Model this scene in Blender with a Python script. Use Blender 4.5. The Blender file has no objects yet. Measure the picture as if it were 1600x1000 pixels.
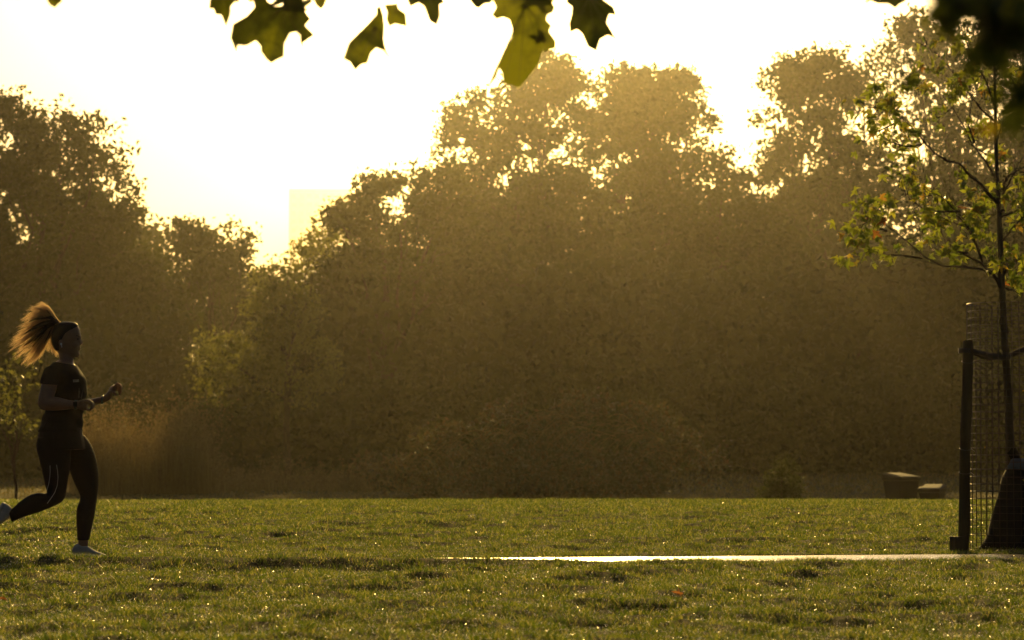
import bpy, bmesh, math, random
import numpy as np
from mathutils import Vector, Matrix
from mathutils.bvhtree import BVHTree
from mathutils.geometry import tessellate_polygon
random.seed(7); RNG = np.random.default_rng(11)
SC = bpy.context.scene
COL = SC.collection
R = math.radians

# ------------------------------------------------------------------ camera
F = 4500.0                      # focal length in pixels of the 1600 px wide photograph
PITCH = math.atan(201/F)
CAMZ = 0.75
cam_d = bpy.data.cameras.new('camera'); cam = bpy.data.objects.new('camera', cam_d); COL.objects.link(cam)
cam_d.sensor_width = 36; cam_d.lens = 36*F/1600
cam.location = (0, 0, CAMZ); cam.rotation_euler = (R(90)+PITCH, 0, 0)
cam_d.clip_start = 0.1; cam_d.clip_end = 6000
cam_d.dof.use_dof = True; cam_d.dof.focus_distance = 20.3; cam_d.dof.aperture_fstop = 5.8
cam_d.dof.aperture_blades = 0
SC.camera = cam

# ------------------------------------------------------------------ sky, sun, exposure
SUN_ELEV, SUN_AZ = 12.0, 0.6    # degrees above the horizon; degrees right of straight ahead
w = bpy.data.worlds.new('World'); SC.world = w; w.use_nodes = True
nt = w.node_tree; nt.nodes.clear()
sky = nt.nodes.new('ShaderNodeTexSky'); sky.sky_type = 'NISHITA'; sky.sun_disc = False
sky.sun_elevation = R(SUN_ELEV); sky.sun_rotation = R(SUN_AZ)
sky.dust_density = 10.0; sky.air_density = 1.0; sky.ozone_density = 1.0
bg = nt.nodes.new('ShaderNodeBackground'); bg.inputs['Strength'].default_value = 0.05
ow = nt.nodes.new('ShaderNodeOutputWorld')
nt.links.new(sky.outputs[0], bg.inputs['Color']); nt.links.new(bg.outputs[0], ow.inputs['Surface'])
sd = bpy.data.lights.new('sun', 'SUN'); so = bpy.data.objects.new('sun', sd); COL.objects.link(so)
sd.energy = 5.0; sd.angle = R(0.53); sd.color = (1.0, 0.635, 0.165)
sdir = Vector((math.sin(R(SUN_AZ))*math.cos(R(SUN_ELEV)), math.cos(R(SUN_AZ))*math.cos(R(SUN_ELEV)), math.sin(R(SUN_ELEV))))
so.rotation_euler = sdir.to_track_quat('Z', 'Y').to_euler()
so.location = (0, 0, 60)
vs = SC.view_settings
SC.display_settings.display_device = 'sRGB'
vs.view_transform = 'Standard'; vs.look = 'None'; vs.gamma = 1; vs.use_curve_mapping = False
vs.exposure = 0.0
cy = SC.cycles
cy.max_bounces = 6; cy.diffuse_bounces = 3; cy.glossy_bounces = 2; cy.transmission_bounces = 4
cy.volume_bounces = 1; cy.transparent_max_bounces = 6
cy.use_denoising = True; cy.denoiser = 'OPENIMAGEDENOISE'
cy.sample_clamp_indirect = 1.5
cy.caustics_reflective = False; cy.caustics_refractive = False

# ------------------------------------------------------------------ helpers
def P(px, py, d, dy=0.0):
    """world point that the photograph's pixel (px, py) shows at distance d"""
    u = (px-800)/F; v = (500-py)/F
    s = d/(math.cos(PITCH) - v*math.sin(PITCH))
    return Vector((s*u, d+dy, CAMZ + s*(math.sin(PITCH)+v*math.cos(PITCH))))

def tag(o, label=None, cat=None, group=None, kind=None):
    if label: o['label'] = label
    if cat: o['category'] = cat
    if group: o['group'] = group
    if kind: o['kind'] = kind
    return o

def empty(name, loc, label, cat, group=None):
    o = bpy.data.objects.new(name, None); COL.objects.link(o); o.location = loc
    o.empty_display_size = 0.2
    return tag(o, label, cat, group)

def link(name, me, mat, parent=None, smooth=False):
    """links mesh me (world coordinates) as one object; under a parent it is shifted to the parent's frame"""
    if mat is not None and not me.materials: me.materials.append(mat)
    o = bpy.data.objects.new(name, me); COL.objects.link(o)
    if parent is not None:
        o.parent = parent
        if me.get('world', True):
            base = Vector((0, 0, 0)); q = parent
            while q is not None: base += q.location; q = q.parent
            o.location = -base
    if smooth: me.shade_smooth()
    return o

def np_mesh(name, V, Fc, mat, parent=None, smooth=False):
    V = np.asarray(V, np.float32); Fc = np.asarray(Fc, np.int32)
    me = bpy.data.meshes.new(name); k = Fc.shape[1]; n = Fc.shape[0]
    me.vertices.add(len(V)); me.vertices.foreach_set('co', V.ravel())
    me.loops.add(n*k); me.loops.foreach_set('vertex_index', Fc.ravel())
    me.polygons.add(n); me.polygons.foreach_set('loop_start', np.arange(0, n*k, k, dtype=np.int32))
    me.update(calc_edges=True)
    return link(name, me, mat, parent, smooth)

def py_mesh(name, V, Fc, mat, parent=None, smooth=False):
    me = bpy.data.meshes.new(name); me.from_pydata([tuple(v) for v in V], [], Fc); me.update()
    return link(name, me, mat, parent, smooth)

class MB:
    """collects tubes, lofts and boxes into one mesh"""
    def __init__(s): s.V = []; s.F = []
    def loft(s, rings, cap=True):
        n = len(rings[0]); b = len(s.V)
        for r in rings: s.V += [Vector(p) for p in r]
        for i in range(len(rings)-1):
            for j in range(n):
                a = b+i*n+j; c = b+i*n+(j+1) % n
                s.F.append((a, c, c+n, a+n))
        if cap:
            s.F.append(tuple(b+j for j in reversed(range(n))))
            s.F.append(tuple(b+(len(rings)-1)*n+j for j in range(n)))
    def tube(s, pts, rad, n=8, side=Vector((0, 1, 0)), power=2.0):
        """pts: centres; rad: r or (in-plane, sideways) per point; elliptical rings"""
        pts = [Vector(p) for p in pts]; rings = []
        for i, p in enumerate(pts):
            t = (pts[min(i+1, len(pts)-1)] - pts[max(i-1, 0)]).normalized()
            sd_ = side - t*side.dot(t)
            if sd_.length < 1e-3: sd_ = Vector((1, 0, 0)) - t*t.x
            sd_.normalize(); nn = t.cross(sd_).normalized()
            r = rad[i] if isinstance(rad, (list, tuple)) else rad
            a, b_ = r if isinstance(r, (list, tuple)) else (r, r)
            ring = []
            for k in range(n):
                th = 2*math.pi*k/n; c_, s_ = math.cos(th), math.sin(th)
                if power != 2.0:
                    c_ = math.copysign(abs(c_)**(2/power), c_); s_ = math.copysign(abs(s_)**(2/power), s_)
                ring.append(p + nn*(a*c_) + sd_*(b_*s_))
            rings.append(ring)
        s.loft(rings)
    def ell(s, c, r, n=12, m=8, M=None):
        c = Vector(c); b = len(s.V); rings = []
        for i in range(1, m):
            ph = math.pi*i/m
            ring = []
            for k in range(n):
                th = 2*math.pi*k/n
                v = Vector((r[0]*math.sin(ph)*math.cos(th), r[1]*math.sin(ph)*math.sin(th), r[2]*math.cos(ph)))
                if M: v = M @ v
                ring.append(c+v)
            rings.append(ring)
        s.loft(rings)
    def box(s, c, h, M=None):
        c = Vector(c); b = len(s.V)
        for dx, dy, dz in ((-1,-1,-1),(1,-1,-1),(1,1,-1),(-1,1,-1),(-1,-1,1),(1,-1,1),(1,1,1),(-1,1,1)):
            v = Vector((dx*h[0], dy*h[1], dz*h[2]))
            if M: v = M @ v
            s.V.append(c+v)
        for f in ((0,3,2,1),(4,5,6,7),(0,1,5,4),(1,2,6,5),(2,3,7,6),(3,0,4,7)): s.F.append(tuple(b+i for i in f))
    def build(s, name, mat, parent=None, smooth=True):
        return py_mesh(name, s.V, s.F, mat, parent, smooth)

def mod_apply(o):
    """bakes an object's modifiers into its mesh"""
    dg = bpy.context.evaluated_depsgraph_get(); dg.update()
    me = bpy.data.meshes.new_from_object(o.evaluated_get(dg), depsgraph=dg)
    o.modifiers.clear(); o.data = me
    return o

# ------------------------------------------------------------------ materials
def nmat(name):
    m = bpy.data.materials.new(name); m.use_nodes = True; t = m.node_tree; t.nodes.clear()
    out = t.nodes.new('ShaderNodeOutputMaterial')
    return m, t, out
def ramp(t, stops, fac):
    r = t.nodes.new('ShaderNodeValToRGB')
    el = r.color_ramp.elements
    while len(el) < len(stops): el.new(0.5)
    for e, (p, c) in zip(el, stops): e.position = p; e.color = (*c, 1)
    t.links.new(fac, r.inputs[0]); return r.outputs[0]
def noise(t, scale, detail=4, rough=.6, vec=None, coord='Object'):
    n = t.nodes.new('ShaderNodeTexNoise'); n.inputs['Scale'].default_value = scale
    n.inputs['Detail'].default_value = detail; n.inputs['Roughness'].default_value = rough
    if vec is None:
        tc = t.nodes.new('ShaderNodeTexCoord'); vec = tc.outputs[coord]
    t.links.new(vec, n.inputs['Vector']); return n
def solid(name, stops, rough=.7, scale=20, bump=0.0, bscale=60, metallic=0.0, spec=.5, stretch=None):
    m, t, out = nmat(name)
    b = t.nodes.new('ShaderNodeBsdfPrincipled')
    vec = None
    if stretch:
        tc = t.nodes.new('ShaderNodeTexCoord'); mp = t.nodes.new('ShaderNodeMapping'); mp.inputs['Scale'].default_value = stretch
        t.links.new(tc.outputs['Object'], mp.inputs[0]); vec = mp.outputs[0]
    n = noise(t, scale, vec=vec)
    t.links.new(ramp(t, stops, n.outputs['Fac']), b.inputs['Base Color'])
    b.inputs['Roughness'].default_value = rough; b.inputs['Metallic'].default_value = metallic
    b.inputs['Specular IOR Level'].default_value = spec
    if bump:
        n2 = noise(t, bscale, vec=vec); bp = t.nodes.new('ShaderNodeBump'); bp.inputs['Strength'].default_value = bump
        bp.inputs['Distance'].default_value = .01
        t.links.new(n2.outputs['Fac'], bp.inputs['Height']); t.links.new(bp.outputs[0], b.inputs['Normal'])
    t.links.new(b.outputs[0], out.inputs[0]); return m
def leafy(name, refl, trans, tmix=.5, rough=.45, per='island', gloss=.5, extra=None):
    """thin leaf: reflecting side + light coming through; refl / trans are colour-ramp stops over a random value"""
    m, t, out = nmat(name)
    if per == 'island':
        g = t.nodes.new('ShaderNodeNewGeometry'); fac = g.outputs['Random Per Island']
    else:
        g = t.nodes.new('ShaderNodeObjectInfo'); fac = g.outputs['Random']
    if extra:                                  # blotches inside a leaf
        n = noise(t, extra); mx = t.nodes.new('ShaderNodeMath'); mx.operation = 'MULTIPLY_ADD'
        sb = t.nodes.new('ShaderNodeMath'); sb.operation = 'SUBTRACT'; sb.inputs[1].default_value = .5
        t.links.new(n.outputs['Fac'], sb.inputs[0]); t.links.new(sb.outputs[0], mx.inputs[0]); mx.inputs[1].default_value = 2.6
        t.links.new(fac, mx.inputs[2]); fac = mx.outputs[0]
    b = t.nodes.new('ShaderNodeBsdfPrincipled'); b.inputs['Roughness'].default_value = rough
    b.inputs['Specular IOR Level'].default_value = gloss
    t.links.new(ramp(t, refl, fac), b.inputs['Base Color'])
    tr = t.nodes.new('ShaderNodeBsdfTranslucent'); t.links.new(ramp(t, trans, fac), tr.inputs[0])
    mix = t.nodes.new('ShaderNodeMixShader'); mix.inputs[0].default_value = tmix
    t.links.new(b.outputs[0], mix.inputs[1]); t.links.new(tr.outputs[0], mix.inputs[2])
    t.links.new(mix.outputs[0], out.inputs[0]); return m

M = {}
M['turf'] = solid('turf', [(.3, (.014,.012,.005)), (.55, (.024,.028,.008)), (.8, (.045,.045,.014))], rough=1, scale=6, bump=.8, bscale=25, spec=.1)
M['grass'] = leafy('grass_blade', [(0,(.022,.036,.007)),(.6,(.040,.062,.010)),(.9,(.07,.075,.018)),(1,(.18,.14,.06))],
                   [(0,(.05,.08,.008)),(.5,(.10,.195,.010)),(.82,(.36,.42,.03)),(.92,(.85,.78,.2)),(1,(.40,.33,.13))], tmix=.6, rough=.40, gloss=.7)
M['fargrass'] = leafy('rough_grass', [(0,(.05,.055,.02)),(1,(.14,.11,.05))], [(0,(.10,.11,.03)),(1,(.22,.17,.07))], tmix=.5, rough=.6, gloss=.2)
M['drygrass'] = leafy('dry_tall_grass', [(0,(.09,.068,.033)),(1,(.18,.14,.065))], [(0,(.16,.11,.05)),(1,(.36,.27,.12))], tmix=.4, rough=.6, gloss=.2)
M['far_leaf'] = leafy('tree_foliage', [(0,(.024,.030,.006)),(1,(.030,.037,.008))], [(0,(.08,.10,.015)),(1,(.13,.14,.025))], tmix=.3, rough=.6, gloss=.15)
M['pale_leaf'] = leafy('willow_foliage', [(0,(.05,.065,.016)),(1,(.08,.09,.025))], [(0,(.20,.22,.04)),(1,(.30,.30,.06))], tmix=.45, rough=.5, gloss=.2)
M['bark'] = solid('bark', [(.3,(.03,.022,.014)),(.7,(.09,.065,.042))], rough=.9, scale=18, bump=.6, bscale=40, stretch=(1,1,.2), spec=.2)
M['bramble'] = leafy('bramble_foliage', [(0,(.035,.04,.014)),(.7,(.065,.058,.024)),(1,(.12,.07,.03))], [(0,(.07,.08,.018)),(1,(.16,.11,.035))], tmix=.3, rough=.5, gloss=.3)
M['planeleaf'] = leafy('young_tree_leaf', [(0,(.045,.075,.014)),(.80,(.085,.12,.02)),(.89,(.20,.16,.02)),(.95,(.22,.09,.02)),(1,(.12,.03,.02))],
                       [(0,(.17,.26,.02)),(.90,(.54,.60,.05)),(.955,(.75,.60,.06)),(.98,(.50,.22,.04)),(1,(.28,.06,.03))], tmix=.5, rough=.38, per='object', gloss=.5, extra=25)
M['overleaf'] = leafy('overhanging_leaf', [(0,(.035,.05,.012)),(1,(.06,.08,.014))],
                      [(0,(.020,.028,.004)),(.5,(.08,.10,.008)),(1,(.26,.29,.012))], tmix=.45, rough=.45, per='object', gloss=.3, extra=14)
M['duskleaf'] = leafy('shaded_leaf', [(0,(.035,.045,.010)),(1,(.06,.08,.014))],
                      [(0,(.03,.05,.006)),(1,(.14,.17,.012))], tmix=.4, rough=.5, per='object', gloss=.2, extra=12)
M['yellowleaf'] = leafy('turning_leaf', [(0,(.16,.15,.02)),(1,(.28,.16,.02))], [(0,(.30,.30,.02)),(1,(.6,.34,.03))], tmix=.5, rough=.5, per='object', gloss=.2, extra=12)
# ------------------------------------------------------------------ ground
def sstep(a, b, x):
    t = np.clip((x-a)/(b-a), 0, 1); return t*t*(3-2*t)
_rg = np.random.default_rng(5)
def waves(wl, n):
    th = _rg.uniform(0, math.pi, n); k = 2*math.pi/(wl*_rg.uniform(.7, 1.4, n)); ph = _rg.uniform(0, 6.28, n)
    return [(math.cos(a)*kk, math.sin(a)*kk, p) for a, kk, p in zip(th, k, ph)]
W_S, W_M, W_L = waves(.30, 9), waves(.9, 8), waves(3.5, 6)
def field(ws, x, y):
    s = 0
    for a, b, p in ws: s = s + np.sin(a*x+b*y+p)
    return s/math.sqrt(len(ws))
def path_far(x):  # far edge of the path
    return 20.0 + .78*sstep(-.6, 3.8, x)*.9 + .02*np.clip(x-3.8, 0, 99) + .03*np.clip(-x-3.5, 0, 99)
PATH_W = 1.08
def path_mask(x, y, m=0.0):
    f = path_far(x); return (y < f+m) & (y > f-PATH_W-m)
def ground_h(x, y):
    x = np.asarray(x, float); y = np.asarray(y, float)
    near = 1-sstep(48, 60, y)
    f = path_far(x)
    pd = np.maximum(y-f, f-PATH_W-y)             # >0 outside the path
    away = sstep(-.05, .35, pd)*(.25+.75*sstep(.1, 1.1, pd))
    z = (field(W_S, x, y)*.010 + field(W_M, x, y)*.019 + field(W_L, x, y)*.014)*near*away
    z = z*(1-.55*sstep(30, 41, y))
    crest = 42.3 + .35*np.sin(x*.5+1) + .02*x
    z = z - .62*sstep(crest-1, crest+20, y) - .02*sstep(crest-6, crest+1, y)
    # raised verge on the near side of the path at the left
    lf = 1-sstep(-1.1, 1.2, x)
    z = z + (.006+.048*lf)*np.exp(-((y-(f-PATH_W-.25))/.30)**2)
    z = z - .02*(1-sstep(0, .1, np.maximum(pd, 0)))*1.0
    # far ground rises gently to the trees
    z = z + .35*sstep(95, 150, y)
    return z
def gz(x, y): return float(ground_h(x, y))
fx = np.arange(-8, 8.01, .13); fy = np.arange(6, 47, .09)
xs = np.concatenate([-np.geomspace(2150, 8.5, 30), fx, np.geomspace(8.5, 2150, 30)])
ys = np.concatenate([-np.geomspace(200, 1, 12), np.linspace(0, 5.5, 8), fy, np.geomspace(47.5, 3600, 100)])
X, Y = np.meshgrid(xs, ys); Z = ground_h(X, Y)
nx, ny = len(xs), len(ys)
ii, jj = np.meshgrid(np.arange(ny-1), np.arange(nx-1), indexing='ij'); a0 = (ii*nx+jj).ravel()
g = np_mesh('ground', np.stack([X.ravel(), Y.ravel(), Z.ravel()], 1), np.stack([a0, a0+1, a0+nx+1, a0+nx], 1), M['turf'], smooth=True)
tag(g, kind='structure')

# path
m, t, out = nmat('path_concrete'); b = t.nodes.new('ShaderNodeBsdfPrincipled')
n1 = noise(t, 3, 6); n2 = noise(t, 90, 5)
t.links.new(ramp(t, [(.3,(.085,.078,.066)),(.7,(.14,.128,.105))], n1.outputs['Fac']), b.inputs['Base Color'])
b.inputs['Roughness'].default_value = .23
bp = t.nodes.new('ShaderNodeBump'); bp.inputs['Strength'].default_value = .5; bp.inputs['Distance'].default_value = .004
t.links.new(n2.outputs['Fac'], bp.inputs['Height']); t.links.new(bp.outputs[0], b.inputs['Normal'])
t.links.new(b.outputs[0], out.inputs[0]); M['path'] = m
px = np.concatenate([np.arange(-40, -6, 1.0), np.arange(-6, 6, .1), np.arange(6, 40, 1.0)]); V = []; k = 7
for i in range(k):
    u = i/(k-1); yy = path_far(px) - PATH_W*u + (.02*np.sin(px*9+i) if i in (0, k-1) else 0)
    V.append(np.stack([px, yy, -.006 + .012*4*u*(1-u) + 0*px], 1))
n_ = len(px); V = np.concatenate(V); a0 = np.array([i*n_+j for i in range(k-1) for j in range(n_-1)])
o = np_mesh('path', V, np.stack([a0, a0+n_, a0+n_+1, a0+1], 1), M['path'], smooth=True); tag(o, kind='structure')

# ------------------------------------------------------------------ mown grass, blade by blade
def blades(x, y, h, wd, lean, z=None, tri=True):
    n = len(x); z = ground_h(x, y)-.004 if z is None else z
    th = RNG.uniform(0, math.pi, n); cx, cy_ = np.cos(th)*wd, np.sin(th)*wd
    la = RNG.uniform(0, 2*math.pi, n); l = lean*h*RNG.uniform(.1, 1, n)
    lx, ly = np.cos(la)*l, np.sin(la)*l
    if tri:
        V = np.empty((n, 3, 3), np.float32)
        V[:, 0] = np.stack([x-cx, y-cy_, z], 1); V[:, 1] = np.stack([x+cx, y+cy_, z], 1)
        V[:, 2] = np.stack([x+lx, y+ly, z+h], 1)
        return V.reshape(-1, 3), np.arange(n*3).reshape(-1, 3)
    V = np.empty((n, 5, 3), np.float32)
    V[:, 0] = np.stack([x-cx, y-cy_, z], 1); V[:, 1] = np.stack([x+cx, y+cy_, z], 1)
    V[:, 2] = np.stack([x+cx*.8+lx*.3, y+cy_*.8+ly*.3, z+h*.6], 1); V[:, 3] = np.stack([x-cx*.8+lx*.3, y-cy_*.8+ly*.3, z+h*.6], 1)
    V[:, 4] = np.stack([x+lx, y+ly, z+h], 1)
    b = np.arange(n)*5
    F3 = np.concatenate([np.stack([b, b+1, b+2], 1), np.stack([b, b+2, b+3], 1), np.stack([b+3, b+2, b+4], 1)])
    return V.reshape(-1, 3), F3
def rand_unit(n):
    v = RNG.normal(size=(n, 3)); return v/np.linalg.norm(v, axis=1)[:, None]
W_C = waves(.45, 8); W_T = waves(.16, 8)
def band(y0, y1, dens, wd, hgt, tri=True):
    area = (.356*(y0+y1)/2+1.8)*(y1-y0); n = int(area*dens)
    y = RNG.uniform(y0, y1, n); x = RNG.uniform(-1, 1, n)*(.178*y+.9)
    k = ~path_mask(x, y, -.03+.0)
    x, y = x[k], y[k]
    c = field(W_C, x, y)*.55+field(W_T, x, y)*.75
    keep = RNG.uniform(0, 1, len(x)) < np.clip(.72+.3*c, .25, 1)
    x, y, c = x[keep], y[keep], c[keep]
    h = hgt*(1+.42*np.clip(c, -1.6, 2))*RNG.uniform(.55, 1.25, len(x))
    return blades(x, y, h, wd*RNG.uniform(.7, 1.3, len(x)), 1.5, tri=tri)
parts = [band(9.3, 13, 7500, .0019, .026), band(13, 17, 6000, .0021, .025), band(17, 24, 4200, .0026, .025),
         band(24, 33, 2300, .0038, .028), band(33, 46, 1300, .0058, .030)]
V = []; Fc = []; o_ = 0
for v, f in parts: V.append(v); Fc.append(f+o_); o_ += len(v)
V = np.concatenate(V); Fc = np.concatenate(Fc)
GV = V
o = np_mesh('grass', V, Fc, M['grass']); tag(o, 'short dewy mown grass of the sunlit lawn', 'grass', kind='stuff')
# dew beads on the blades
m, t, out = nmat('dew'); b = t.nodes.new('ShaderNodeBsdfPrincipled')
b.inputs['Base Color'].default_value = (1, 1, 1, 1); b.inputs['Roughness'].default_value = .32; b.inputs['IOR'].default_value = 1.33
b.inputs['Transmission Weight'].default_value = 1.0; t.links.new(b.outputs[0], out.inputs[0]); M['dew'] = m
def dew(n):
    q = []
    for (y0, y1, k_, r0) in ((9.3, 14, .34, .0023), (14, 22, .33, .0027), (22, 44, .33, .0038)):
        nn = int(n*k_); y = RNG.uniform(y0, y1, nn); x = RNG.uniform(-1, 1, nn)*(.178*y+.3)
        kk = ~path_mask(x, y, .0); x, y = x[kk], y[kk]
        z = ground_h(x, y)+RNG.uniform(.012, .028, len(x)); q.append((x, y, z, r0*RNG.uniform(.5, 1.3, len(x))))
    x, y, z, r = [np.concatenate(a) for a in zip(*q)]
    base = np.array([(1,1,1),(-1,-1,1),(-1,1,-1),(1,-1,-1)], float)*.62
    A = rand_unit(len(x)); B = np.cross(A, rand_unit(len(x))); B /= np.linalg.norm(B, axis=1)[:, None]; C3 = np.cross(A, B)
    Rm = np.stack([A, B, C3], 1)
    V = np.stack([x, y, z], 1)[:, None, :] + np.einsum('ki,nij->nkj', base, Rm)*r[:, None, None]
    b = np.arange(len(x))[:, None]*4; f = np.array([(0,1,2),(0,3,1),(0,2,3),(1,3,2)])
    return V.reshape(-1, 3), (b[:, None, :]+f[None]).reshape(-1, 3)
v, f = dew(42000)
o = np_mesh('dew_drops', v, f, M['dew']); tag(o, 'tiny dew drops sparkling on the lawn', 'dew', kind='stuff')
# rough shaded grass beyond the brow
def farband(y0, y1, n, wd, hgt):
    y = np.sqrt(RNG.uniform(y0**2, y1**2, n)); x = RNG.uniform(-1, 1, n)*(.178*y+3)
    return blades(x, y, hgt*RNG.uniform(.4, 1.2, n), wd*RNG.uniform(.6, 1.4, n), .8)
v1, f1 = farband(46, 90, 40000, .012, .07); v2, f2 = farband(90, 150, 30000, .03, .12)
o = np_mesh('rough_grass', np.concatenate([v1, v2]), np.concatenate([f1, f2+len(v1)]), M['fargrass'])
tag(o, 'dull rough grass of the shaded field beyond the brow of the lawn', 'grass', kind='stuff')

# ------------------------------------------------------------------ trees along the far edge
DENS = 6.5
def rand_unit(n):
    v = RNG.normal(size=(n, 3)); return v/np.linalg.norm(v, axis=1)[:, None]
def leaf_quads(C, size, flat=.0):
    n = len(C); a = rand_unit(n); b = rand_unit(n)
    a[:, 2] *= 1-flat; a /= np.linalg.norm(a, axis=1)[:, None]
    b = np.cross(a, b); b /= np.linalg.norm(b, axis=1)[:, None]
    s = size[:, None]
    V = np.stack([C-a*s*.55, C+b*s*.33-a*s*.05, C+a*s*.55, C-b*s*.36+a*s*.04], 1)
    return V.reshape(-1, 3), np.arange(n*4).reshape(-1, 4)
def clump_points(lobes, per_m3, clump_r, per_clump, shell=3.0, sprig=.25):
    """lobes: (centre, (rx, ry, rz), density factor). Clumps of leaves through each lobe, thicker near its skin"""
    out = []
    for c, r, df in lobes:
        vol = 4.19*r[0]*r[1]*r[2]; n = max(6, int(vol*per_m3*df**1.2*DENS))
        d = rand_unit(n); q = RNG.uniform(.05, 1, n)**(1/shell)
        rag = 1+.20*np.sin(d[:, 0]*7+c[0])*np.sin(d[:, 2]*6+c[2])+.09*np.sin(d[:, 0]*17+c[1])*np.sin(d[:, 2]*15+c[0])+RNG.normal(0, .06, n)
        k = RNG.uniform(0, 1, n) < sprig*.3; q[k] *= RNG.uniform(1.0, 1.18, k.sum())
        cc = np.array(c)+d*np.array(r)*(q*rag)[:, None]
        if df < 1.05:
            kp = mask3(cc) > -.38; cc = cc[kp]; n = len(cc)
        cr = clump_r*RNG.uniform(.5, 1.3, n)
        m_ = np.maximum(4, (per_clump*(cr/clump_r)**2*RNG.uniform(.6, 1.3, n))).astype(int)
        idx = np.repeat(np.arange(n), m_)
        p = np.clip(RNG.normal(0, 1, (len(idx), 3)), -1.7, 1.7)*np.array([.55, .55, .38])
        out.append(cc[idx]+p*cr[idx][:, None])
    return np.concatenate(out)
def mask3(c):
    k = 6.2832/np.array([2.1, 3.4, 5.2]); s = 0
    for i, q in enumerate(k): s = s+np.sin(c[:, 0]*q+1.7*i+np.sin(c[:, 2]*q*.7)*1.3)*np.sin(c[:, 2]*q*1.1+i*2.3+c[:, 1]*q*.25)
    return s
def px_lobe(x, y, rx, ry, d, dd=0, df=1.0, deep=1.0):
    c = P(x, y, d+dd); s = (d+dd)/F
    return (tuple(c), (rx*s, max(rx, ry)*s*deep, ry*s), df)
def limb(mb, a, b, r0, r1, n=6, wob=.06, sides=6):
    a = Vector(a); b = Vector(b); L = (b-a).length; pts = []; rad = []
    for i in range(n+1):
        u = i/n; p = a.lerp(b, u)
        p += Vector((random.uniform(-1, 1), random.uniform(-1, 1), random.uniform(-.4, .4)))*L*wob*math.sin(math.pi*u)
        pts.append(p); rad.append(r0+(r1-r0)*u)
    mb.tube(pts, rad, n=sides); return pts
def tree(name, label, cat, base, lobes, mat, leaf=.22, per_m3=.55, clump=.6, per_clump=26, trunk_r=.3, group=None, shell=3.0, bark='bark', fork=.35, limbs=True):
    bx_, d = base; b = P(bx_, 720, d); b.z = gz(b.x, b.y)-.05
    root = empty(name, b, label, cat, group)
    L = [px_lobe(x, y, rx, ry, d, *rest) for (x, y, rx, ry, *rest) in lobes]
    if d > 100: q_ = d/150; leaf *= 1.08; clump *= 1.08; per_m3 *= (1.15 if d <= 180 else 1.9 if leaf < .3 else .8); leaf *= q_; clump *= q_; per_m3 /= q_**3; trunk_r *= q_
    pts = clump_points(L, per_m3, clump, per_clump, shell)
    pts[:, 2] = np.maximum(pts[:, 2], ground_h(pts[:, 0], pts[:, 1])+.03)
    v, f = leaf_quads(pts, 1.12*leaf*RNG.uniform(.6, 1.3, len(pts)))
    np_mesh('crown', v, f, mat, root)
    mb = MB()
    top = max(c[2]+r[2]*.3 for c, r, _ in L); cx = sum(c[0] for c, r, _ in L)/len(L)
    H = top-b.z; tp = b+Vector(((cx-b.x)*.35, 0, H*.75))
    spine = limb(mb, b, tp, trunk_r, trunk_r*.3, n=9, wob=.02, sides=10)
    if limbs:
        lm = MB()
        for c, r, _ in L:
            c = Vector(c); s = spine[min(8, max(2, int(9*fork+random.uniform(-1, 2))))]
            if c.z < s.z: s = spine[2]
            e = limb(lm, s, c, trunk_r*.38, trunk_r*.12)
            for _k in range(5):
                tip = c+Vector(tuple(rand_unit(1)[0]))*0.8*min(r); tip.z = max(tip.z, c.z-.4*r[2])
                limb(lm, e[random.randint(3, 6)], tip, trunk_r*.11, trunk_r*.03, n=4, sides=4)
        lm.build('limbs', M[bark], root)
    mb.build('trunk', M[bark], root)
    return root
GRP = 'tall trees along the far side of the field'
FL = M['far_leaf']
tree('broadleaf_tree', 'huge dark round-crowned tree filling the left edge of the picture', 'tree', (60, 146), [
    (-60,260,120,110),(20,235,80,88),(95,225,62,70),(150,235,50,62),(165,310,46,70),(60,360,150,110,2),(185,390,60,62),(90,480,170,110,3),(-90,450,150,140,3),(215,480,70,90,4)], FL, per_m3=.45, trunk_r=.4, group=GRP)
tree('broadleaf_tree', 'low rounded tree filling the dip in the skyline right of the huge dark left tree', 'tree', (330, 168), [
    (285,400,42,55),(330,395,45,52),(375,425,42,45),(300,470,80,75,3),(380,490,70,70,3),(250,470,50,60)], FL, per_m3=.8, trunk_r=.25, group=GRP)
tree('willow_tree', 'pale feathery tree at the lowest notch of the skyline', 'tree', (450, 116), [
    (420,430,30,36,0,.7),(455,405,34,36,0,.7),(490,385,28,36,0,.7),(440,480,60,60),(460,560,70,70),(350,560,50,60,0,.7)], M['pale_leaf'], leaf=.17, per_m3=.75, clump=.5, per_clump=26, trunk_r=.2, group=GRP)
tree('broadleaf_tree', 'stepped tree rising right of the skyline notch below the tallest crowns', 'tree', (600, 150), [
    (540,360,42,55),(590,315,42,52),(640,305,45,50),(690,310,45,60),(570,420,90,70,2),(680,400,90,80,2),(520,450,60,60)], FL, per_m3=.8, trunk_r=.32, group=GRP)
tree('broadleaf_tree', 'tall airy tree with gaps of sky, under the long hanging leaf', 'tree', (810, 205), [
    (740,180,46,40,0,1),(722,222,44,32,0,.9),(790,215,50,40,0,.9),(862,132,54,46,0,1.1),(800,160,44,38,0,1),(830,190,40,30,0,.9),(850,215,52,40,0,.85),(915,205,36,50,0,.7),(760,290,70,50,0,.8),(860,300,70,52,0,.8),(800,370,120,70,2)], FL, per_m3=.62, trunk_r=.35, group=GRP)
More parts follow.
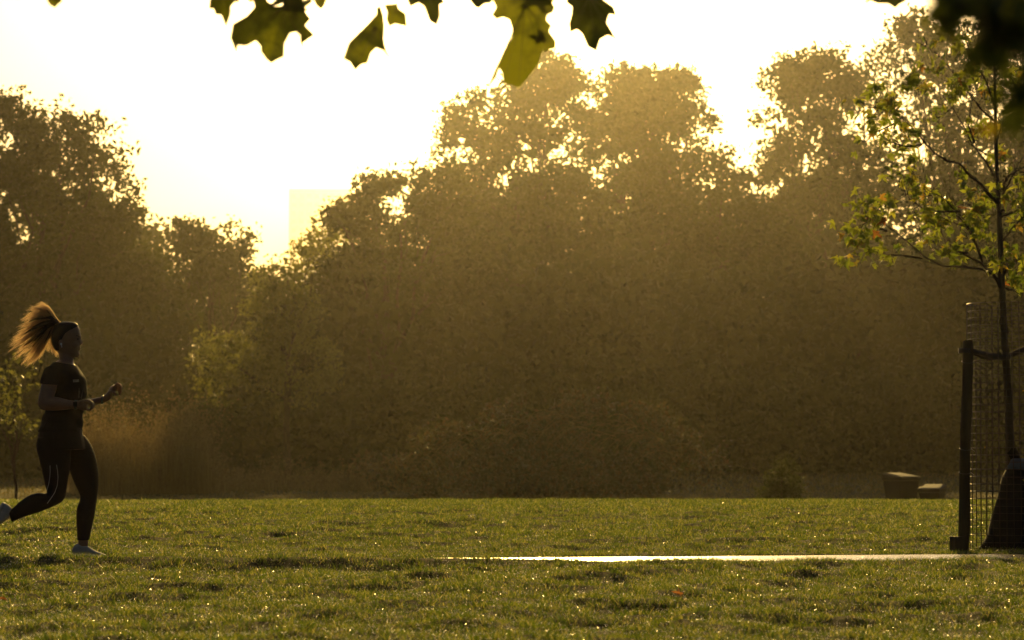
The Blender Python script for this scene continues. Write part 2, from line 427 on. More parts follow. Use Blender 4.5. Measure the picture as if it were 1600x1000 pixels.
tree('broadleaf_tree', 'tall airy flat-topped tree in the middle of the far trees, right of the tallest', 'tree', (1000, 212), [
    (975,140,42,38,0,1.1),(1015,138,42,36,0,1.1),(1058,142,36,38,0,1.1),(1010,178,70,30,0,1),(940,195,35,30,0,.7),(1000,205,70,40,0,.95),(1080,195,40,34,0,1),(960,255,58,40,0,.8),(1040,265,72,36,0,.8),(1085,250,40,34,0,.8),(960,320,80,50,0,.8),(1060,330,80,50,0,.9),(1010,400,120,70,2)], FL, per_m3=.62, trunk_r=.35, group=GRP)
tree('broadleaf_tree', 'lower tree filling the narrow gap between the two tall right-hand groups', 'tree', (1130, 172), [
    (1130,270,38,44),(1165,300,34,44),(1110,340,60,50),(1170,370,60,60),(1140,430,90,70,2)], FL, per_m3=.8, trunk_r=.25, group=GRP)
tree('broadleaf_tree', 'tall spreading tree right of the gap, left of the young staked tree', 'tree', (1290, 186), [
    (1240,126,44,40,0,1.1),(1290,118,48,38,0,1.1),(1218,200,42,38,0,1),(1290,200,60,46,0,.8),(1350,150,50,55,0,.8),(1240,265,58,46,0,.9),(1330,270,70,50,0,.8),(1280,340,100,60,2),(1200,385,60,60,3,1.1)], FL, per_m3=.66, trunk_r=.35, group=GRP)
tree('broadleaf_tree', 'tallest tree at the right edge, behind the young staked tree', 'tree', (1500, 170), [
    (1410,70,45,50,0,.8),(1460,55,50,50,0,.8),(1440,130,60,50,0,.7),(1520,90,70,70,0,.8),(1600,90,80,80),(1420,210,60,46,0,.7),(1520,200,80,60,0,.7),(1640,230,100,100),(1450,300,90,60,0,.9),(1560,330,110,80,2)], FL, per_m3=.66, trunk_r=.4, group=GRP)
# denser, lower growth in front of and behind them
under = [(20,600,150,110,134,'dark leafy thicket below the huge left tree'),(230,590,110,100,142,'dark thicket below the low rounded tree'),
 (560,540,130,110,152,'dark thicket under the stepped tree'),(760,520,140,120,157,'dark thicket under the tallest airy tree'),
 (960,520,140,120,155,'dark thicket under the flat-topped tree'),(1160,540,130,120,149,'dark thicket under the gap in the right trees'),
 (1340,500,130,130,150,'dark thicket behind the young staked tree, left part'),(1540,500,140,140,147,'dark thicket at the right edge behind the wire guard'),
 (1720,480,120,200,148,'dark thicket just outside the right edge')]
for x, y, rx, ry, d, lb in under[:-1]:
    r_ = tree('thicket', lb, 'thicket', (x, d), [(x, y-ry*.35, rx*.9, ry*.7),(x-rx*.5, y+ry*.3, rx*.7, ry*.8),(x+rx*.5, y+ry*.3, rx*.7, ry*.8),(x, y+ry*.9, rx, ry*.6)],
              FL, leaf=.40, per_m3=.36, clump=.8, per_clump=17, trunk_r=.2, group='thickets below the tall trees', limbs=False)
back = [(150,'dim tree standing behind the huge left tree',330,150),(430,'dim low tree behind the skyline notch',470,90),(640,'dim tree behind the stepped tree',400,90),(820,'dim tree behind the tallest airy tree',400,120),(1000,'dim tree behind the flat-topped tree',400,120),
        (1190,'dim tree behind the gap in the right trees',420,110),(1370,'dim tree behind the young staked tree',360,120),(1560,'dim tree behind the right edge tree',330,150)]
for x, lb, ytop, ry in back:
    tree('background_tree', lb, 'tree', (x, 232), [(x-50,ytop+ry*.8,75,ry*.8),(x+50,ytop+ry*.9,75,ry*.8),(x,ytop+ry*1.6,130,ry*.9)], FL, leaf=.34, per_m3=.42, clump=.75, per_clump=20, trunk_r=.3, group='trees standing behind the front row')
# shrubs and the undergrowth at the foot of the trees
hedge = [(-40,690,100,60,120),(120,700,80,55,124),(330,690,90,55,128),(470,680,90,65,128),(620,660,90,70,135),(780,650,100,75,138),(950,640,110,80,138),(1110,650,90,80,136),(1250,660,90,75,134),(1400,660,90,80,134),(1540,650,90,90,132),(1680,650,80,90,132),(365,600,70,60,158),(1322,700,60,55,150)]  # last two added to block stray sun specks between the shrubs
hl = ['dark shrub at the left edge behind the sapling','dark shrub behind the runner at hip height','dark shrub behind the dry tall grass','dark shrub left of the bramble mound','dark shrub behind the left end of the bramble mound','dark shrub behind the middle of the bramble mound',
      'dark shrub behind the right end of the bramble mound','dark shrub just right of the bramble mound','dark shrub behind the dark conical bush','dark shrub behind the lidded bins','dark shrub behind the stake and wire guard','dark shrub at the right edge behind the watering bag','tall dark shrub added deep in the trees to close a bright gap below the skyline notch','low dark shrub added deep in the trees to close a bright gap left of the lidded bins']
for (x, y, rx, ry, d), lb in zip(hedge, hl):
    tree('shrub', lb, 'shrub', (x, d), [(x, y, rx, ry),(x, y+ry*.6, rx*1.1, ry*.7)], FL, leaf=.30, per_m3=.75, clump=.55, per_clump=22, trunk_r=.08, group='shrubs at the foot of the trees', limbs=False)
tree('conical_bush', 'small dark cone-shaped bush standing alone on the field, left of the lidded bins', 'bush', (1222, 64), [
    (1224,728,14,16),(1222,755,30,26),(1222,782,42,26)], FL, leaf=.07, per_m3=40, clump=.15, per_clump=16, trunk_r=.04, limbs=False)
tree('bramble_mound', 'low sprawling bramble mound with arching stems in front of the far trees', 'bramble', (830, 82), [
    (620,730,50,34),(700,710,80,50),(800,690,90,60),(900,680,90,62),(1000,690,80,58),(1070,720,60,45),(850,740,230,45)], M['bramble'], leaf=.12, per_m3=5.5, clump=.26, per_clump=12, trunk_r=.06, limbs=False, shell=6)
# arching bramble stems
br = MB()
for i in range(150):
    x0 = random.uniform(600, 1080); top = 735-95*math.exp(-((x0-890)/210)**2)*random.uniform(.65, 1.05)
    d = 82-random.uniform(.5, 2.6); L = random.uniform(20, 75); sg = -1 if random.random() < .75 else 1
    pts = [P(x0+sg*L*u, top+8+ (u*u*L*.55) - 10*math.sin(u*3.0), d) for u in (0, .25, .5, .75, 1)]
    br.tube(pts, [.007, .0065, .006, .005, .003], n=4)
rt = [o for o in bpy.data.objects if o.name == 'bramble_mound'][0]
o = br.build('stems', M['drygrass'], rt); o['kind'] = 'stuff'

# tall dry grass
def tallgrass(name, label, x0, x1, d0, d1, n, hmax, seed, nc=26):
    r_ = np.random.default_rng(seed); V = []; Fc = []; o_ = 0
    for c_ in range(nc):                       # tussocks of different height
        pc = r_.uniform(x0, x1); dc = r_.uniform(d0, d1); xc = (pc-800)/F*dc; hc = hmax*r_.uniform(.45, 1.05); rc = r_.uniform(.25, .7)
        k = int(n/nc*r_.uniform(.5, 1.5)); x = xc+r_.normal(0, rc, k); d = dc+r_.normal(0, rc, k)
        h = hc*r_.uniform(.45, 1.05, k)*np.exp(-((x-xc)/(rc*2.2))**2)
        v, f = blades(x, d, h, .006*r_.uniform(.5, 1.3, k), .45, z=ground_h(x, d), tri=False)
        kk = r_.uniform(0, 1, k) < .5; H = v.reshape(-1, 5, 3)[kk, 4]
        rep = 6; C = np.repeat(H, rep, 0)+r_.normal(0, 1, (len(H)*rep, 3))*np.array([.04, .04, .11]); C[:, 2] -= .08
        v2, f2 = leaf_quads(C, .065*r_.uniform(.4, 1.5, len(C)), 0)
        f2t = np.concatenate([f2[:, [0,1,2]], f2[:, [0,2,3]]])
        V += [v, v2]; Fc += [f+o_, f2t+o_+len(v)]; o_ += len(v)+len(v2)
    o = np_mesh(name, np.concatenate(V), np.concatenate(Fc), M['drygrass'])
    tag(o, label, 'tall grass', kind='stuff')
tallgrass('tall_dry_grass', 'clump of tall dry seeding grass catching light behind the runner', 145, 320, 86, 94, 5200, 3.1, 4)
tallgrass('tall_dry_grass', 'low dry grass running from the tall clump to the bramble mound', 300, 620, 92, 100, 2400, 1.3, 9, 34)

# sapling behind the runner
b = P(25, 700, 58); b.z = gz(b.x, b.y)
rt = tree('sapling', 'slim young tree with sunlit yellow-green leaves behind the runner at the left edge', 'tree', (25, 58), [
    (15,560,40,32,0,.8),(45,585,36,34,0,.8),(-15,600,45,40,0,.8),(50,630,32,32,0,.8),(10,640,40,34,0,.8),(-20,650,30,26),(40,665,22,20)], M['pale_leaf'], leaf=.085, per_m3=5, clump=.16, per_clump=9, trunk_r=.035, shell=2)
# ------------------------------------------------------------------ the runner
M['skin'] = solid('skin', [(.3,(.22,.12,.075)),(.7,(.27,.15,.10))], rough=.45, scale=12, bump=.1, bscale=200)
M['tights'] = solid('black_stretch_fabric', [(.3,(.010,.010,.011)),(.7,(.016,.016,.018))], rough=.7, scale=30, bump=.15, bscale=300, spec=.1)
M['reflect'] = solid('grey_reflective_tape', [(0,(.28,.29,.30)),(1,(.36,.37,.38))], rough=.4)
M['shoe'] = solid('pale_blue_knit', [(.3,(.36,.37,.35)),(.7,(.48,.49,.46))], rough=.8, scale=40, bump=.4, bscale=400)
M['sole'] = solid('white_foam_sole', [(.3,(.55,.56,.55)),(.7,(.68,.68,.66))], rough=.6)
M['strap'] = solid('watch_strap', [(0,(.05,.07,.06)),(1,(.07,.09,.08))], rough=.4)
M['bud'] = solid('white_plastic', [(0,(.7,.7,.7)),(1,(.8,.8,.8))], rough=.25)
M['eye'] = solid('eye_dark', [(0,(.02,.015,.01)),(1,(.03,.02,.015))], rough=.1)
# t-shirt fabric
m, t, out = nmat('black_cotton'); b = t.nodes.new('ShaderNodeBsdfPrincipled')
n1 = noise(t, 14, 4); t.links.new(ramp(t, [(.3,(.011,.012,.012)),(.7,(.020,.021,.021))], n1.outputs['Fac']), b.inputs['Base Color'])
b.inputs['Roughness'].default_value = .85; b.inputs['Specular IOR Level'].default_value = .08
bp = t.nodes.new('ShaderNodeBump'); bp.inputs['Strength'].default_value = .7; bp.inputs['Distance'].default_value = .012
n2 = noise(t, 11, 3); t.links.new(n2.outputs['Fac'], bp.inputs['Height']); t.links.new(bp.outputs[0], b.inputs['Normal'])
t.links.new(b.outputs[0], out.inputs[0]); M['shirt'] = m
# hair: amber translucent strands; the mass's self-shade is put into dark opaque inner hair
m, t, out = nmat('brown_hair'); b = t.nodes.new('ShaderNodeBsdfPrincipled')
b.inputs['Base Color'].default_value = (.035, .016, .007, 1); b.inputs['Roughness'].default_value = .35; b.inputs['Specular IOR Level'].default_value = .6
tr = t.nodes.new('ShaderNodeBsdfTranslucent'); tr.inputs[0].default_value = (1, .76, .46, 1)
mx = t.nodes.new('ShaderNodeMixShader'); mx.inputs[0].default_value = .62
t.links.new(b.outputs[0], mx.inputs[1]); t.links.new(tr.outputs[0], mx.inputs[2]); t.links.new(mx.outputs[0], out.inputs[0]); M['hair'] = m
M['haircap'] = solid('brown_hair_cap', [(.3,(.014,.008,.005)),(.7,(.026,.014,.008))], spec=.25, rough=.5, scale=30, bump=.8, bscale=120, stretch=(.3,1,1))

D0 = 20.0
def K(px, py, dy=0.0):            # point in the runner's own plane, dy metres behind (+) or in front (-) of it
    return P(px, py, D0, 0) + Vector((0, dy, 0))
SPX = D0/F                        # metres per photograph pixel there
fl = K(112, 869.8); fl.z = 0
RUN = empty('person', (fl.x, D0, 0), 'woman running to the right in black t-shirt and tights, ponytail flying', 'person')

def sec(mb, rows, dy=0.0, n=20, grow=0.0, power=2.2):
    """rows: (back px, back py, front px, front py, half depth m[, dy]) cross sections of a limb or the trunk"""
    rings = []
    for r in rows:
        bx0, by0, fx0, fy0, hw = r[:5]; d_ = dy if len(r) < 6 else r[5]
        a = K(bx0, by0, d_); c = K(fx0, fy0, d_); mid = (a+c)/2; ax = (c-a)/2
        L = ax.length; ax = ax*((L+grow)/L); hw = hw+grow
        ring = []
        for k in range(n):
            th = 2*math.pi*k/n; c_, s_ = math.cos(th), math.sin(th)
            c_ = math.copysign(abs(c_)**(2/power), c_); s_ = math.copysign(abs(s_)**(2/power), s_)
            ring.append(mid+ax*c_+Vector((0, hw*s_, 0)))
        rings.append(ring)
    # densify with Catmull-Rom so that outlines run smooth
    out_ = []
    for i in range(len(rings)-1):
        p0, p1, p2, p3 = rings[max(i-1, 0)], rings[i], rings[i+1], rings[min(i+2, len(rings)-1)]
        for u in (0, .34, .67):
            out_.append([q1*1.0 if u == 0 else .5*((2*q1)+(q2-q0)*u+(2*q0-5*q1+4*q2-q3)*u*u+(3*q1-q0-3*q2+q3)*u**3) for q0, q1, q2, q3 in zip(p0, p1, p2, p3)])
    out_.append(rings[-1]); mb.loft(out_)

def remesh(mb, name, mat, voxel, smooth_it, parent=RUN, factor=.5):
    me = bpy.data.meshes.new(name); me.from_pydata([tuple(v) for v in mb.V], [], mb.F); me.update()
    bm = bmesh.new(); bm.from_mesh(me); bmesh.ops.recalc_face_normals(bm, faces=bm.faces[:]); bm.to_mesh(me); bm.free()
    me['world'] = True
    o = link(name, me, mat, parent)
    r = o.modifiers.new('r', 'REMESH'); r.mode = 'VOXEL'; r.voxel_size = voxel; r.use_smooth_shade = True
    s = o.modifiers.new('s', 'SMOOTH'); s.iterations = smooth_it; s.factor = factor
    dc = o.modifiers.new('d', 'DECIMATE'); dc.ratio = .3
    mod_apply(o); o.data.shade_smooth()
    if not o.data.materials: o.data.materials.append(mat)
    return o

TORSO = [(93,561,116,567,.062),(86,565,119,571,.095),(81,570,123,577,.150),(77,577,127,583,.178),(75,588,131.5,590,.180),(74,598,134,599,.168),(74,611,134.5,611,.152),
         (74,624,132.5,624,.134),(72.5,636,130.5,637,.128),(70,648,129,648,.135),(66,659,128.2,658,.152),(62.5,670,127.8,668,.170),(60,681,128.5,678,.180),(59,692,131,690,.183),(61,704,133,702,.178)]
NECK = [(89,546,115,553,.052),(92,554,114.8,560,.052),(92.5,561,115.6,567,.055),(91,568,118,573,.07)]
HEAD = [(101,503.6,113,503.6,.022),(94,505.6,119.5,505.8,.048),(88.5,509.5,123.2,511,.063),(84.6,515.5,125.2,517,.072),(82.6,523,126.2,523.5,.0750),(82.0,530,125.4,530,.0735),
        (83,537,125.0,537,.070),(85.5,544,124.6,543,.064),(89,549.5,123.8,549.5,.057),(94,553.5,123.6,554,.048),(102,556.5,123.6,557.5,.038),(110,558.8,121,559.2,.022)]
THIGH_N = [(62,684,112,688,.078),(60,697,114,702,.088),(63.5,713,113.5,719,.088),(68,731,111.5,737,.080),(71.8,748,108.5,753,.070),(74.2,760,106.6,766,.062),(77,768,104.5,776,.058),(76,771,98,785,.056),
           (70,770,85,791.5,.054),(62,770,74,796,.054),(52,772.5,62,800.5,.052),(42,778,49,804.5,.047),(32,785.5,37,808.5,.042),(24,793,29,812,.037),(17.5,798,22.5,815.5,.034)]
THIGH_F = [(84,684,129,680,.080),(93,697,138.5,694,.088),(99,712,144,707,.088),(104,727,147.6,720,.082),(108,741,150,735,.074),(113,754,151,749,.066),(119,766,150.6,761,.060),(122.5,775,149.3,773,.057),(121.5,783,147.8,784,.054),
           (117.6,793,146.4,794,.054),(116.4,806,144.4,806,.054),(116.6,819,141.6,819,.050),(117.4,832,138.5,832,.043),(118.0,845,136.3,845,.037),(118,856,136,856,.034)]
# near (right) arm: shoulder, elbow, wrist; far (left) arm
ARM_N = [(77,577,98,573,.045,-.150),(73.5,588,98,585,.050,-.178),(72,600,96.5,601,.050,-.192),(70,612,95,611,.047,-.203),(67.5,624,93,618.5,.045,-.212),(67.8,634.5,91.5,620.5,.044,-.216),
         (74.5,641,93,621,.044,-.216),(84,642,97,621.3,.043,-.213),(96,642,103,622.5,.040,-.208),(107,641,110,624.5,.035,-.200),(118,639.8,119,626.3,.030,-.190),(125,639,125.5,627,.028,-.184),(131,640,131.5,626,.030,-.178)]
ARM_F = [(80,577,98,573,.045,.150),(82,590,102,588,.050,.180),(84,602,106,601,.048,.195),(88,616,108,612,.045,.205),(92,630,110,619,.043,.21),(98,640,112,623,.042,.21),(110,641,120,623,.040,.205),
         (124,637.5,131,622.5,.036,.195),(140,633.5,144,621,.031,.182),(152,629.8,154.5,618.8,.028,.172),(160,627.5,158,616.5,.029,.166),(168,622.5,163.5,611,.034,.162),(172.5,613.5,167.5,604,.040,.160),(177,607,172.5,600,.040,.160)]
body = MB()
sec(body, TORSO, grow=-.006); sec(body, NECK); sec(body, HEAD, power=2.15)
sec(body, THIGH_N, dy=-.088, grow=-.005); sec(body, THIGH_F, dy=.088, grow=-.005)
sec(body, ARM_N, n=16); sec(body, ARM_F, n=16)
# face
body.tube([K(124.6,527.5), K(125.9,531.5), K(127.6,535.6), K(125.6,538.8)], [(.008,.009),(.009,.010),(.010,.015),(.009,.015)], n=10)
body.ell(K(124.4,542.9), (.011,.021,.0055)); body.ell(K(124.1,545.9), (.010,.020,.0060)); body.ell(K(122.3,553.3), (.013,.024,.013))
body.ell(K(124.4,524.9), (.011,.042,.010)); body.ell(K(118.2,539,-.036), (.026,.026,.030)); body.ell(K(118.2,539,.036), (.026,.026,.030))
for s in (-1, 1): body.ell(K(97.5,537.5,.074*s), (.015,.009,.029), M=Matrix.Rotation(-.2, 4, 'Y'))
# near hand: loose fist, thumb up
yn = -.176
def finger(mb, pts, r):
    mb.tube(pts, r, n=10)
sec(body, [(130,640,131,626,.030,yn),(136,642,137.5,625.6,.036,yn),(141.5,641.5,144,626.4,.038,yn)], n=14)
for i, off in enumerate((-.030, -.010, .010, .029)):
    lift = (0, .6, .3, -.8)[i]
    k0 = K(141.5, 630-lift*.5, yn+off); k1 = K(149.6+.5*lift, 629.6-lift, yn+off*1.03); k2 = K(151.5+.4*lift, 636.0, yn+off*1.0); k3 = K(147.3, 641.2+.5*lift, yn+off*.95); k4 = K(142.2, 641.2, yn+off*.9)
    finger(body, [k0, (k0+k1)/2, k1, (k1+k2)/2+Vector((.003,0,0)), k2, k3, k4], [.0098,.0095,.0092,.0088,.0086,.0080,.0064])
finger(body, [K(132,630,yn-.034), K(137,627.4,yn-.044), K(143,626.2,yn-.040), K(148.4,627.6,yn-.030)], [.013,.0110,.0100,.0080])
# far hand: raised, fingers drooping
yf = .160
FG = [[(174,604),(179.5,598.6),(184.6,600.8),(186.9,605.0)],[(175,605),(181,601.4),(184.9,605.6),(184.8,611.5)],[(174.6,606.4),(179.8,604.4),(183.4,609.2),(182.4,615.6)],[(173.6,608),(178.2,607.4),(181.2,611.4),(180.0,616.6)]]
for f_, off in zip(FG, (-.033, -.012, .010, .030)):
    q = [K(a, b_, yf+off*(1+.2*i)) for i, (a, b_) in enumerate(f_)]
    finger(body, [q[0], (q[0]+q[1])/2, q[1], (q[1]+q[2])/2, q[2], q[3]], [.0098,.0096,.0092,.0087,.0084,.0066])
finger(body, [K(167,612.5,yf-.036), K(171.4,611.4,yf-.050), K(175.4,613.2,yf-.052), K(177.6,617.4,yf-.046)], [.0125,.0108,.0098,.0074])
BODY = remesh(body, 'body', M['skin'], .0038, 1)

# t-shirt with short sleeves, hem over the tights
sh = MB(); sec(sh, TORSO[1:12] + [(61.2,675,128.2,673,.176)], grow=.0045)
sec(sh, [(79,574,100,570,.052,-.135),(76,578,99,574,.054,-.152),(73,588,98.6,585,.061,-.179),(71.5,595,98,594,.063,-.186),(71,600.5,97.6,603,.064,-.193)], n=16, grow=.005)
sec(sh, [(79,574,100,570,.052,.135),(79,578,100,574,.054,.152),(81,590,103,587,.061,.181),(82.5,597,105,596,.063,.189),(84,604,107.5,603,.064,.196)], n=16, grow=.005)
SHIRT = remesh(sh, 'tshirt', M['shirt'], .006, 2)
# loose folds round the waist
cv = [v.co for v in SHIRT.data.vertices]; base = RUN.location
for v in SHIRT.data.vertices:
    wz = v.co.z+base.z; k = max(0, min(1, (1.32-wz)/.25)); n_ = v.normal
    v.co += n_*(.0045*k*math.sin(wz*62+v.co.x*30+math.sin(v.co.y*18)*2)+.003*k*math.sin(v.co.y*40+wz*20))
TG = MB(); sec(TG, TORSO[11:], grow=.001)
sec(TG, THIGH_N, dy=-.088, grow=.001); sec(TG, THIGH_F[:-1], dy=.088, grow=.001)
TIGHTS = remesh(TG, 'tights', M['tights'], .006, 4)

# shoes
def shoe(mat, flip=False):
    """root of one shoe in its own frame: x to the toe, z up, origin at the ankle"""
    def rr(x, zt, zb, hw, yo=0): return [Vector((x, yo+hw*math.copysign(abs(math.cos(a))**.8, math.cos(a)), (zt+zb)/2+(zt-zb)/2*math.copysign(abs(math.sin(a))**.75, math.sin(a)))) for a in np.linspace(0, 2*math.pi, 16, endpoint=False)]
    s = 1/225.
    prof = [(-17,-9,-15,.020),(-15.5,-2,-17,.031),(-12,2.2,-17.2,.034),(-7,2.8,-17.4,.035),(0,2.6,-17.5,.035),(5,.5,-17.5,.036),(11,-4,-17.6,.039),(18,-8,-17.8,.043),(26,-11.2,-17.9,.045),(32,-13,-18,.038),(36,-15,-17.6,.018)]
    up = MB(); up.loft([rr(x*s, zt*s, (zb+2.2)*s, hw) for x, zt, zb, hw in prof])
    so_ = MB(); so_.loft([rr(x*s*1.015, (zb+4.0)*s, (zb-.8)*s, hw+.003) for x, zt, zb, hw in prof])
    rootm = up, so_
    return rootm
def put_shoe(ax, ay, dy, rot, label):
    up, so_ = shoe(None); o3 = []
    Mr = Matrix.Translation(K(ax, ay, dy)) @ Matrix.Rotation(-rot, 4, 'Y')
    up.V = [Mr @ v for v in up.V]; so_.V = [Mr @ v for v in so_.V]
    a = up.build('shoe', M['shoe'], RUN); b = so_.build('sole', M['sole'], a)
    sm = a.modifiers.new('s', 'SUBSURF'); sm.levels = sm.render_levels = 1
    sm = b.modifiers.new('s', 'SUBSURF'); sm.levels = sm.render_levels = 1
    lc = MB()
    for i in range(4):
        x = (3+i*3.6)/225.; z = (1.5-i*2.4)/225.
        lc.tube([Mr @ Vector((x, -.026, z-.012)), Mr @ Vector((x+.004, 0, z+.003)), Mr @ Vector((x, .026, z-.012))], .0022, n=5, side=Vector((0, 0, 1)))
    lc.build('laces', M['sole'], a)
put_shoe(127, 852.6, .088, 0.0, 'front shoe')
put_shoe(16.5, 806.5, -.088, R(-113), 'rear shoe')

# near-side stripes, chest print: laid on the cloth
dgm = lambda o: BVHTree.FromPolygons([v.co.copy() for v in o.data.vertices], [tuple(p.vertices) for p in o.data.polygons])
tT, tS = dgm(TIGHTS), dgm(SHIRT)
def project(tree_, p):
    h = tree_.ray_cast(Vector((p.x, p.y-1.0, p.z)), Vector((0, 1, 0)))
    return (h[0]+Vector((0, -.0035, 0))) if h[0] else None
def ribbon(pts, wpx, name, mat, tree_, parent):
    V = []; Q = []
    dense = []
    for i in range(len(pts)-1):
        for u in np.linspace(0, 1, 7)[:-1]: dense.append((pts[i][0]+(pts[i+1][0]-pts[i][0])*u, pts[i][1]+(pts[i+1][1]-pts[i][1])*u))
    dense.append(pts[-1])
    for i, (x, y) in enumerate(dense):
        x2, y2 = dense[min(i+1, len(dense)-1)]; x1, y1 = dense[max(i-1, 0)]
        t_ = Vector((x2-x1, y2-y1)).normalized(); nn = Vector((-t_.y, t_.x))*wpx/2
        a = project(tree_, K(x+nn.x, y+nn.y, -.3)); b = project(tree_, K(x-nn.x, y-nn.y, -.3))
        if a and b: V += [a, b]
    for i in range(len(V)//2-1): Q.append((2*i, 2*i+1, 2*i+3, 2*i+2))
    if Q: return py_mesh(name, V, Q, mat, parent, True)
ribbon([(84.5,727),(84.5,736),(83.6,746),(81.5,756),(78.5,764),(75.8,769.5)], 1.1, 'stripe', M['reflect'], tT, TIGHTS)
ribbon([(94.5,726),(96,736),(96.4,746),(95,758),(91,769),(85,778),(79,786)], 1.1, 'stripe', M['reflect'], tT, TIGHTS)
ribbon([(119.5,596.2),(127.5,595.4)], 4.2, 'chest_print', M['reflect'] if False else solid('faded_grey_print', [(.35,(.10,.105,.10)),(.6,(.20,.21,.20))], rough=.8, scale=90), tS, SHIRT)
ribbon([(130,607),(129,615),(127.5,623)], 5.5, 'chest_print', solid('dim_grey_print', [(.42,(.03,.032,.03)),(.6,(.10,.11,.105))], rough=.8, scale=60), tS, SHIRT)

# wristbands, earbud
wb = MB(); sec(wb, [(123,640.3,123.3,625.6,.0325,-.186),(126.5,640.2,126.8,625.6,.0325,-.183)], n=20); wb.build('watch', M['strap'], RUN)
wb = MB(); wb.box(K(125,632.5,-.220), (.014,.005,.016)); wb.build('watch_face', M['eye'], RUN, False)
wb = MB(); sec(wb, [(152.6,631.2,153.4,617.6,.0325,.172),(156.6,630.2,156.4,616.2,.0325,.169)], n=20); wb.build('wristband', M['strap'], RUN)
eb = MB(); eb.ell(K(98.3,538.2,-.084), (.008,.006,.009)); eb.tube([K(98.6,539,-.086), K(99.6,543.5,-.084)], .0032, n=6); eb.build('earbud', M['bud'], RUN)
for s in (-1, 1):
    e = MB(); e.ell(K(122.2,530.0,.031*s), (.010,.012,.0060)); e.build('eye', M['eye'], RUN)
    e = MB(); e.tube([K(117.6,526.3,.050*s), K(121.6,524.6,.046*s), K(125.0,525.6,.030*s)], [(.0022,.004),(.0030,.005),(.0022,.004)], n=6); e.build('eyebrow', M['haircap'], RUN)
# hair cap
hc = MB()
sec(hc, [(99,502.4,110,502.4,.020),(92,504.6,118.5,504.2,.048),(87,508.6,122.6,508.8,.066),(83.3,514.5,121.2,515.5,.0775),(81.0,522,113.5,523,.0795),(80.7,530,106,530,.0795),(81.4,537,101.5,536,.078),(84.0,543.5,97,542,.070),(87.2,548,96,548,.056)], grow=.0, power=2.3)
HC = remesh(hc, 'hair', M['haircap'], .0055, 4)
# ponytail: thousand thin strands in locks, thick at the tie, spreading behind the head
pt = MB(); pt.tube([K(94.5,503.8), K(91,506.5)], [(.017,.020),(.016,.018)], n=12); pt.build('hair_tie', M['tights'], HC)
TIPS = [(64,474),(58,475),(52,482),(47,486),(42,494),(37,502),(31,513),(25,525),(18,537),(21,546),(24,555),(36,566),(46,570),(57,561),(50,552),(56,548)]
V = []; Q = []
def strand(p0, p1, p2, p3, w0, w1, seg=7):
    b_ = len(V); wd = Vector(tuple(rand_unit(1)[0])); 
    for i in range(seg+1):
        u = i/seg; q = p0*(1-u)**3+p1*3*u*(1-u)**2+p2*3*u*u*(1-u)+p3*u**3
        w_ = wd*(w0+(w1-w0)*u); V.extend([q-w_, q+w_])
    for i in range(seg): Q.append((b_+2*i, b_+2*i+1, b_+2*i+3, b_+2*i+2))
rnd = random.Random(3)
for lock in range(165):
    u = rnd.random()**.9*(len(TIPS)-1.001); i = int(u); fr = u-i
    tx = TIPS[i][0]*(1-fr)+TIPS[i+1][0]*fr; ty = TIPS[i][1]*(1-fr)+TIPS[i+1][1]*fr
    ln = rnd.choice((1.04, 1, .97, .9, .84, .72)); tx = 92+(tx-92)*ln; ty = 507+(ty-507)*ln
    dy = rnd.gauss(0, .045); bend = rnd.gauss(0, 4.5)
    a0 = K(93+rnd.gauss(0, .8), 505.5+rnd.gauss(0, 1.2), rnd.gauss(0, .008))
    a1 = K(80+rnd.gauss(0, 2), 493+(ty-474)*.06+bend*.3, dy*.3); mx_, my_ = (92+tx)/2, (507+ty)/2
    a2 = K(tx+(92-tx)*.42+bend*.5, ty-(8+(ty-474)*.13)*(1-.5*(i < 4))+bend, dy*.8); a3 = K(tx, ty, dy)
    for s_ in range(13):
        j = lambda k: Vector((rnd.gauss(0, k), rnd.gauss(0, k*1.3), rnd.gauss(0, k)))
        strand(a0+j(.003), a1+j(.007), a2+j(.009), a3+j(.006)+(a3-a2)*rnd.uniform(-.35, .12), .0022, .0005)
for lock in range(22):      # lock that swings down behind the nape
    a0 = K(91, 507, rnd.gauss(0, .01)); a1 = K(84+rnd.gauss(0, 1.2), 512, rnd.gauss(0, .015)); tip = rnd.random()
    a2 = K(72+rnd.gauss(0, 2.0), 531+rnd.gauss(0, 2), rnd.gauss(0, .03)); a3 = K(76+tip*15, 546+tip*10+rnd.gauss(0, 1), rnd.gauss(0, .03))
    if lock % 4 == 0: a3 = K(57, 546+rnd.gauss(0, 1.5), rnd.gauss(0, .03)); a2 = K(70, 534, 0)
    for s_ in range(9):
        j = lambda k: Vector((rnd.gauss(0, k), rnd.gauss(0, k), rnd.gauss(0, k)))
        strand(a0+j(.003), a1+j(.005), a2+j(.008), a3+j(.008), .0013, .0005)
ptl = py_mesh('ponytail', V, Q, M['hair'], RUN, True)
core = MB()  # opaque locks added so the ponytail's shaded middle stays dark
for tx, ty, dy, r_ in ((52,494,.0,.016),(46,503,-.03,.017),(41,512,.03,.018),(38,522,-.02,.019),(34,531,.02,.017),(37,541,-.01,.016),(45,545,.02,.013),(60,488,.0,.012)):
    p0, p3 = K(93, 506), K(tx, ty, dy); p1 = K(81, 496+(ty-480)*.08, dy*.3); p2 = K(tx+(92-tx)*.45, ty-(8+(ty-474)*.13), dy*.8)
    pts = [p0*(1-u)**3+p1*3*u*(1-u)**2+p2*3*u*u*(1-u)+p3*u**3 for u in np.linspace(0, 1, 9)]
    core.tube(pts, [(r_*1.25*k_, r_*2.2*k_) for k_ in (.55,.8,1,1.05,1,.85,.6,.35,.08)], n=10)
core.build('hair_shade_core', M['haircap'], ptl)
V = []; Q = []
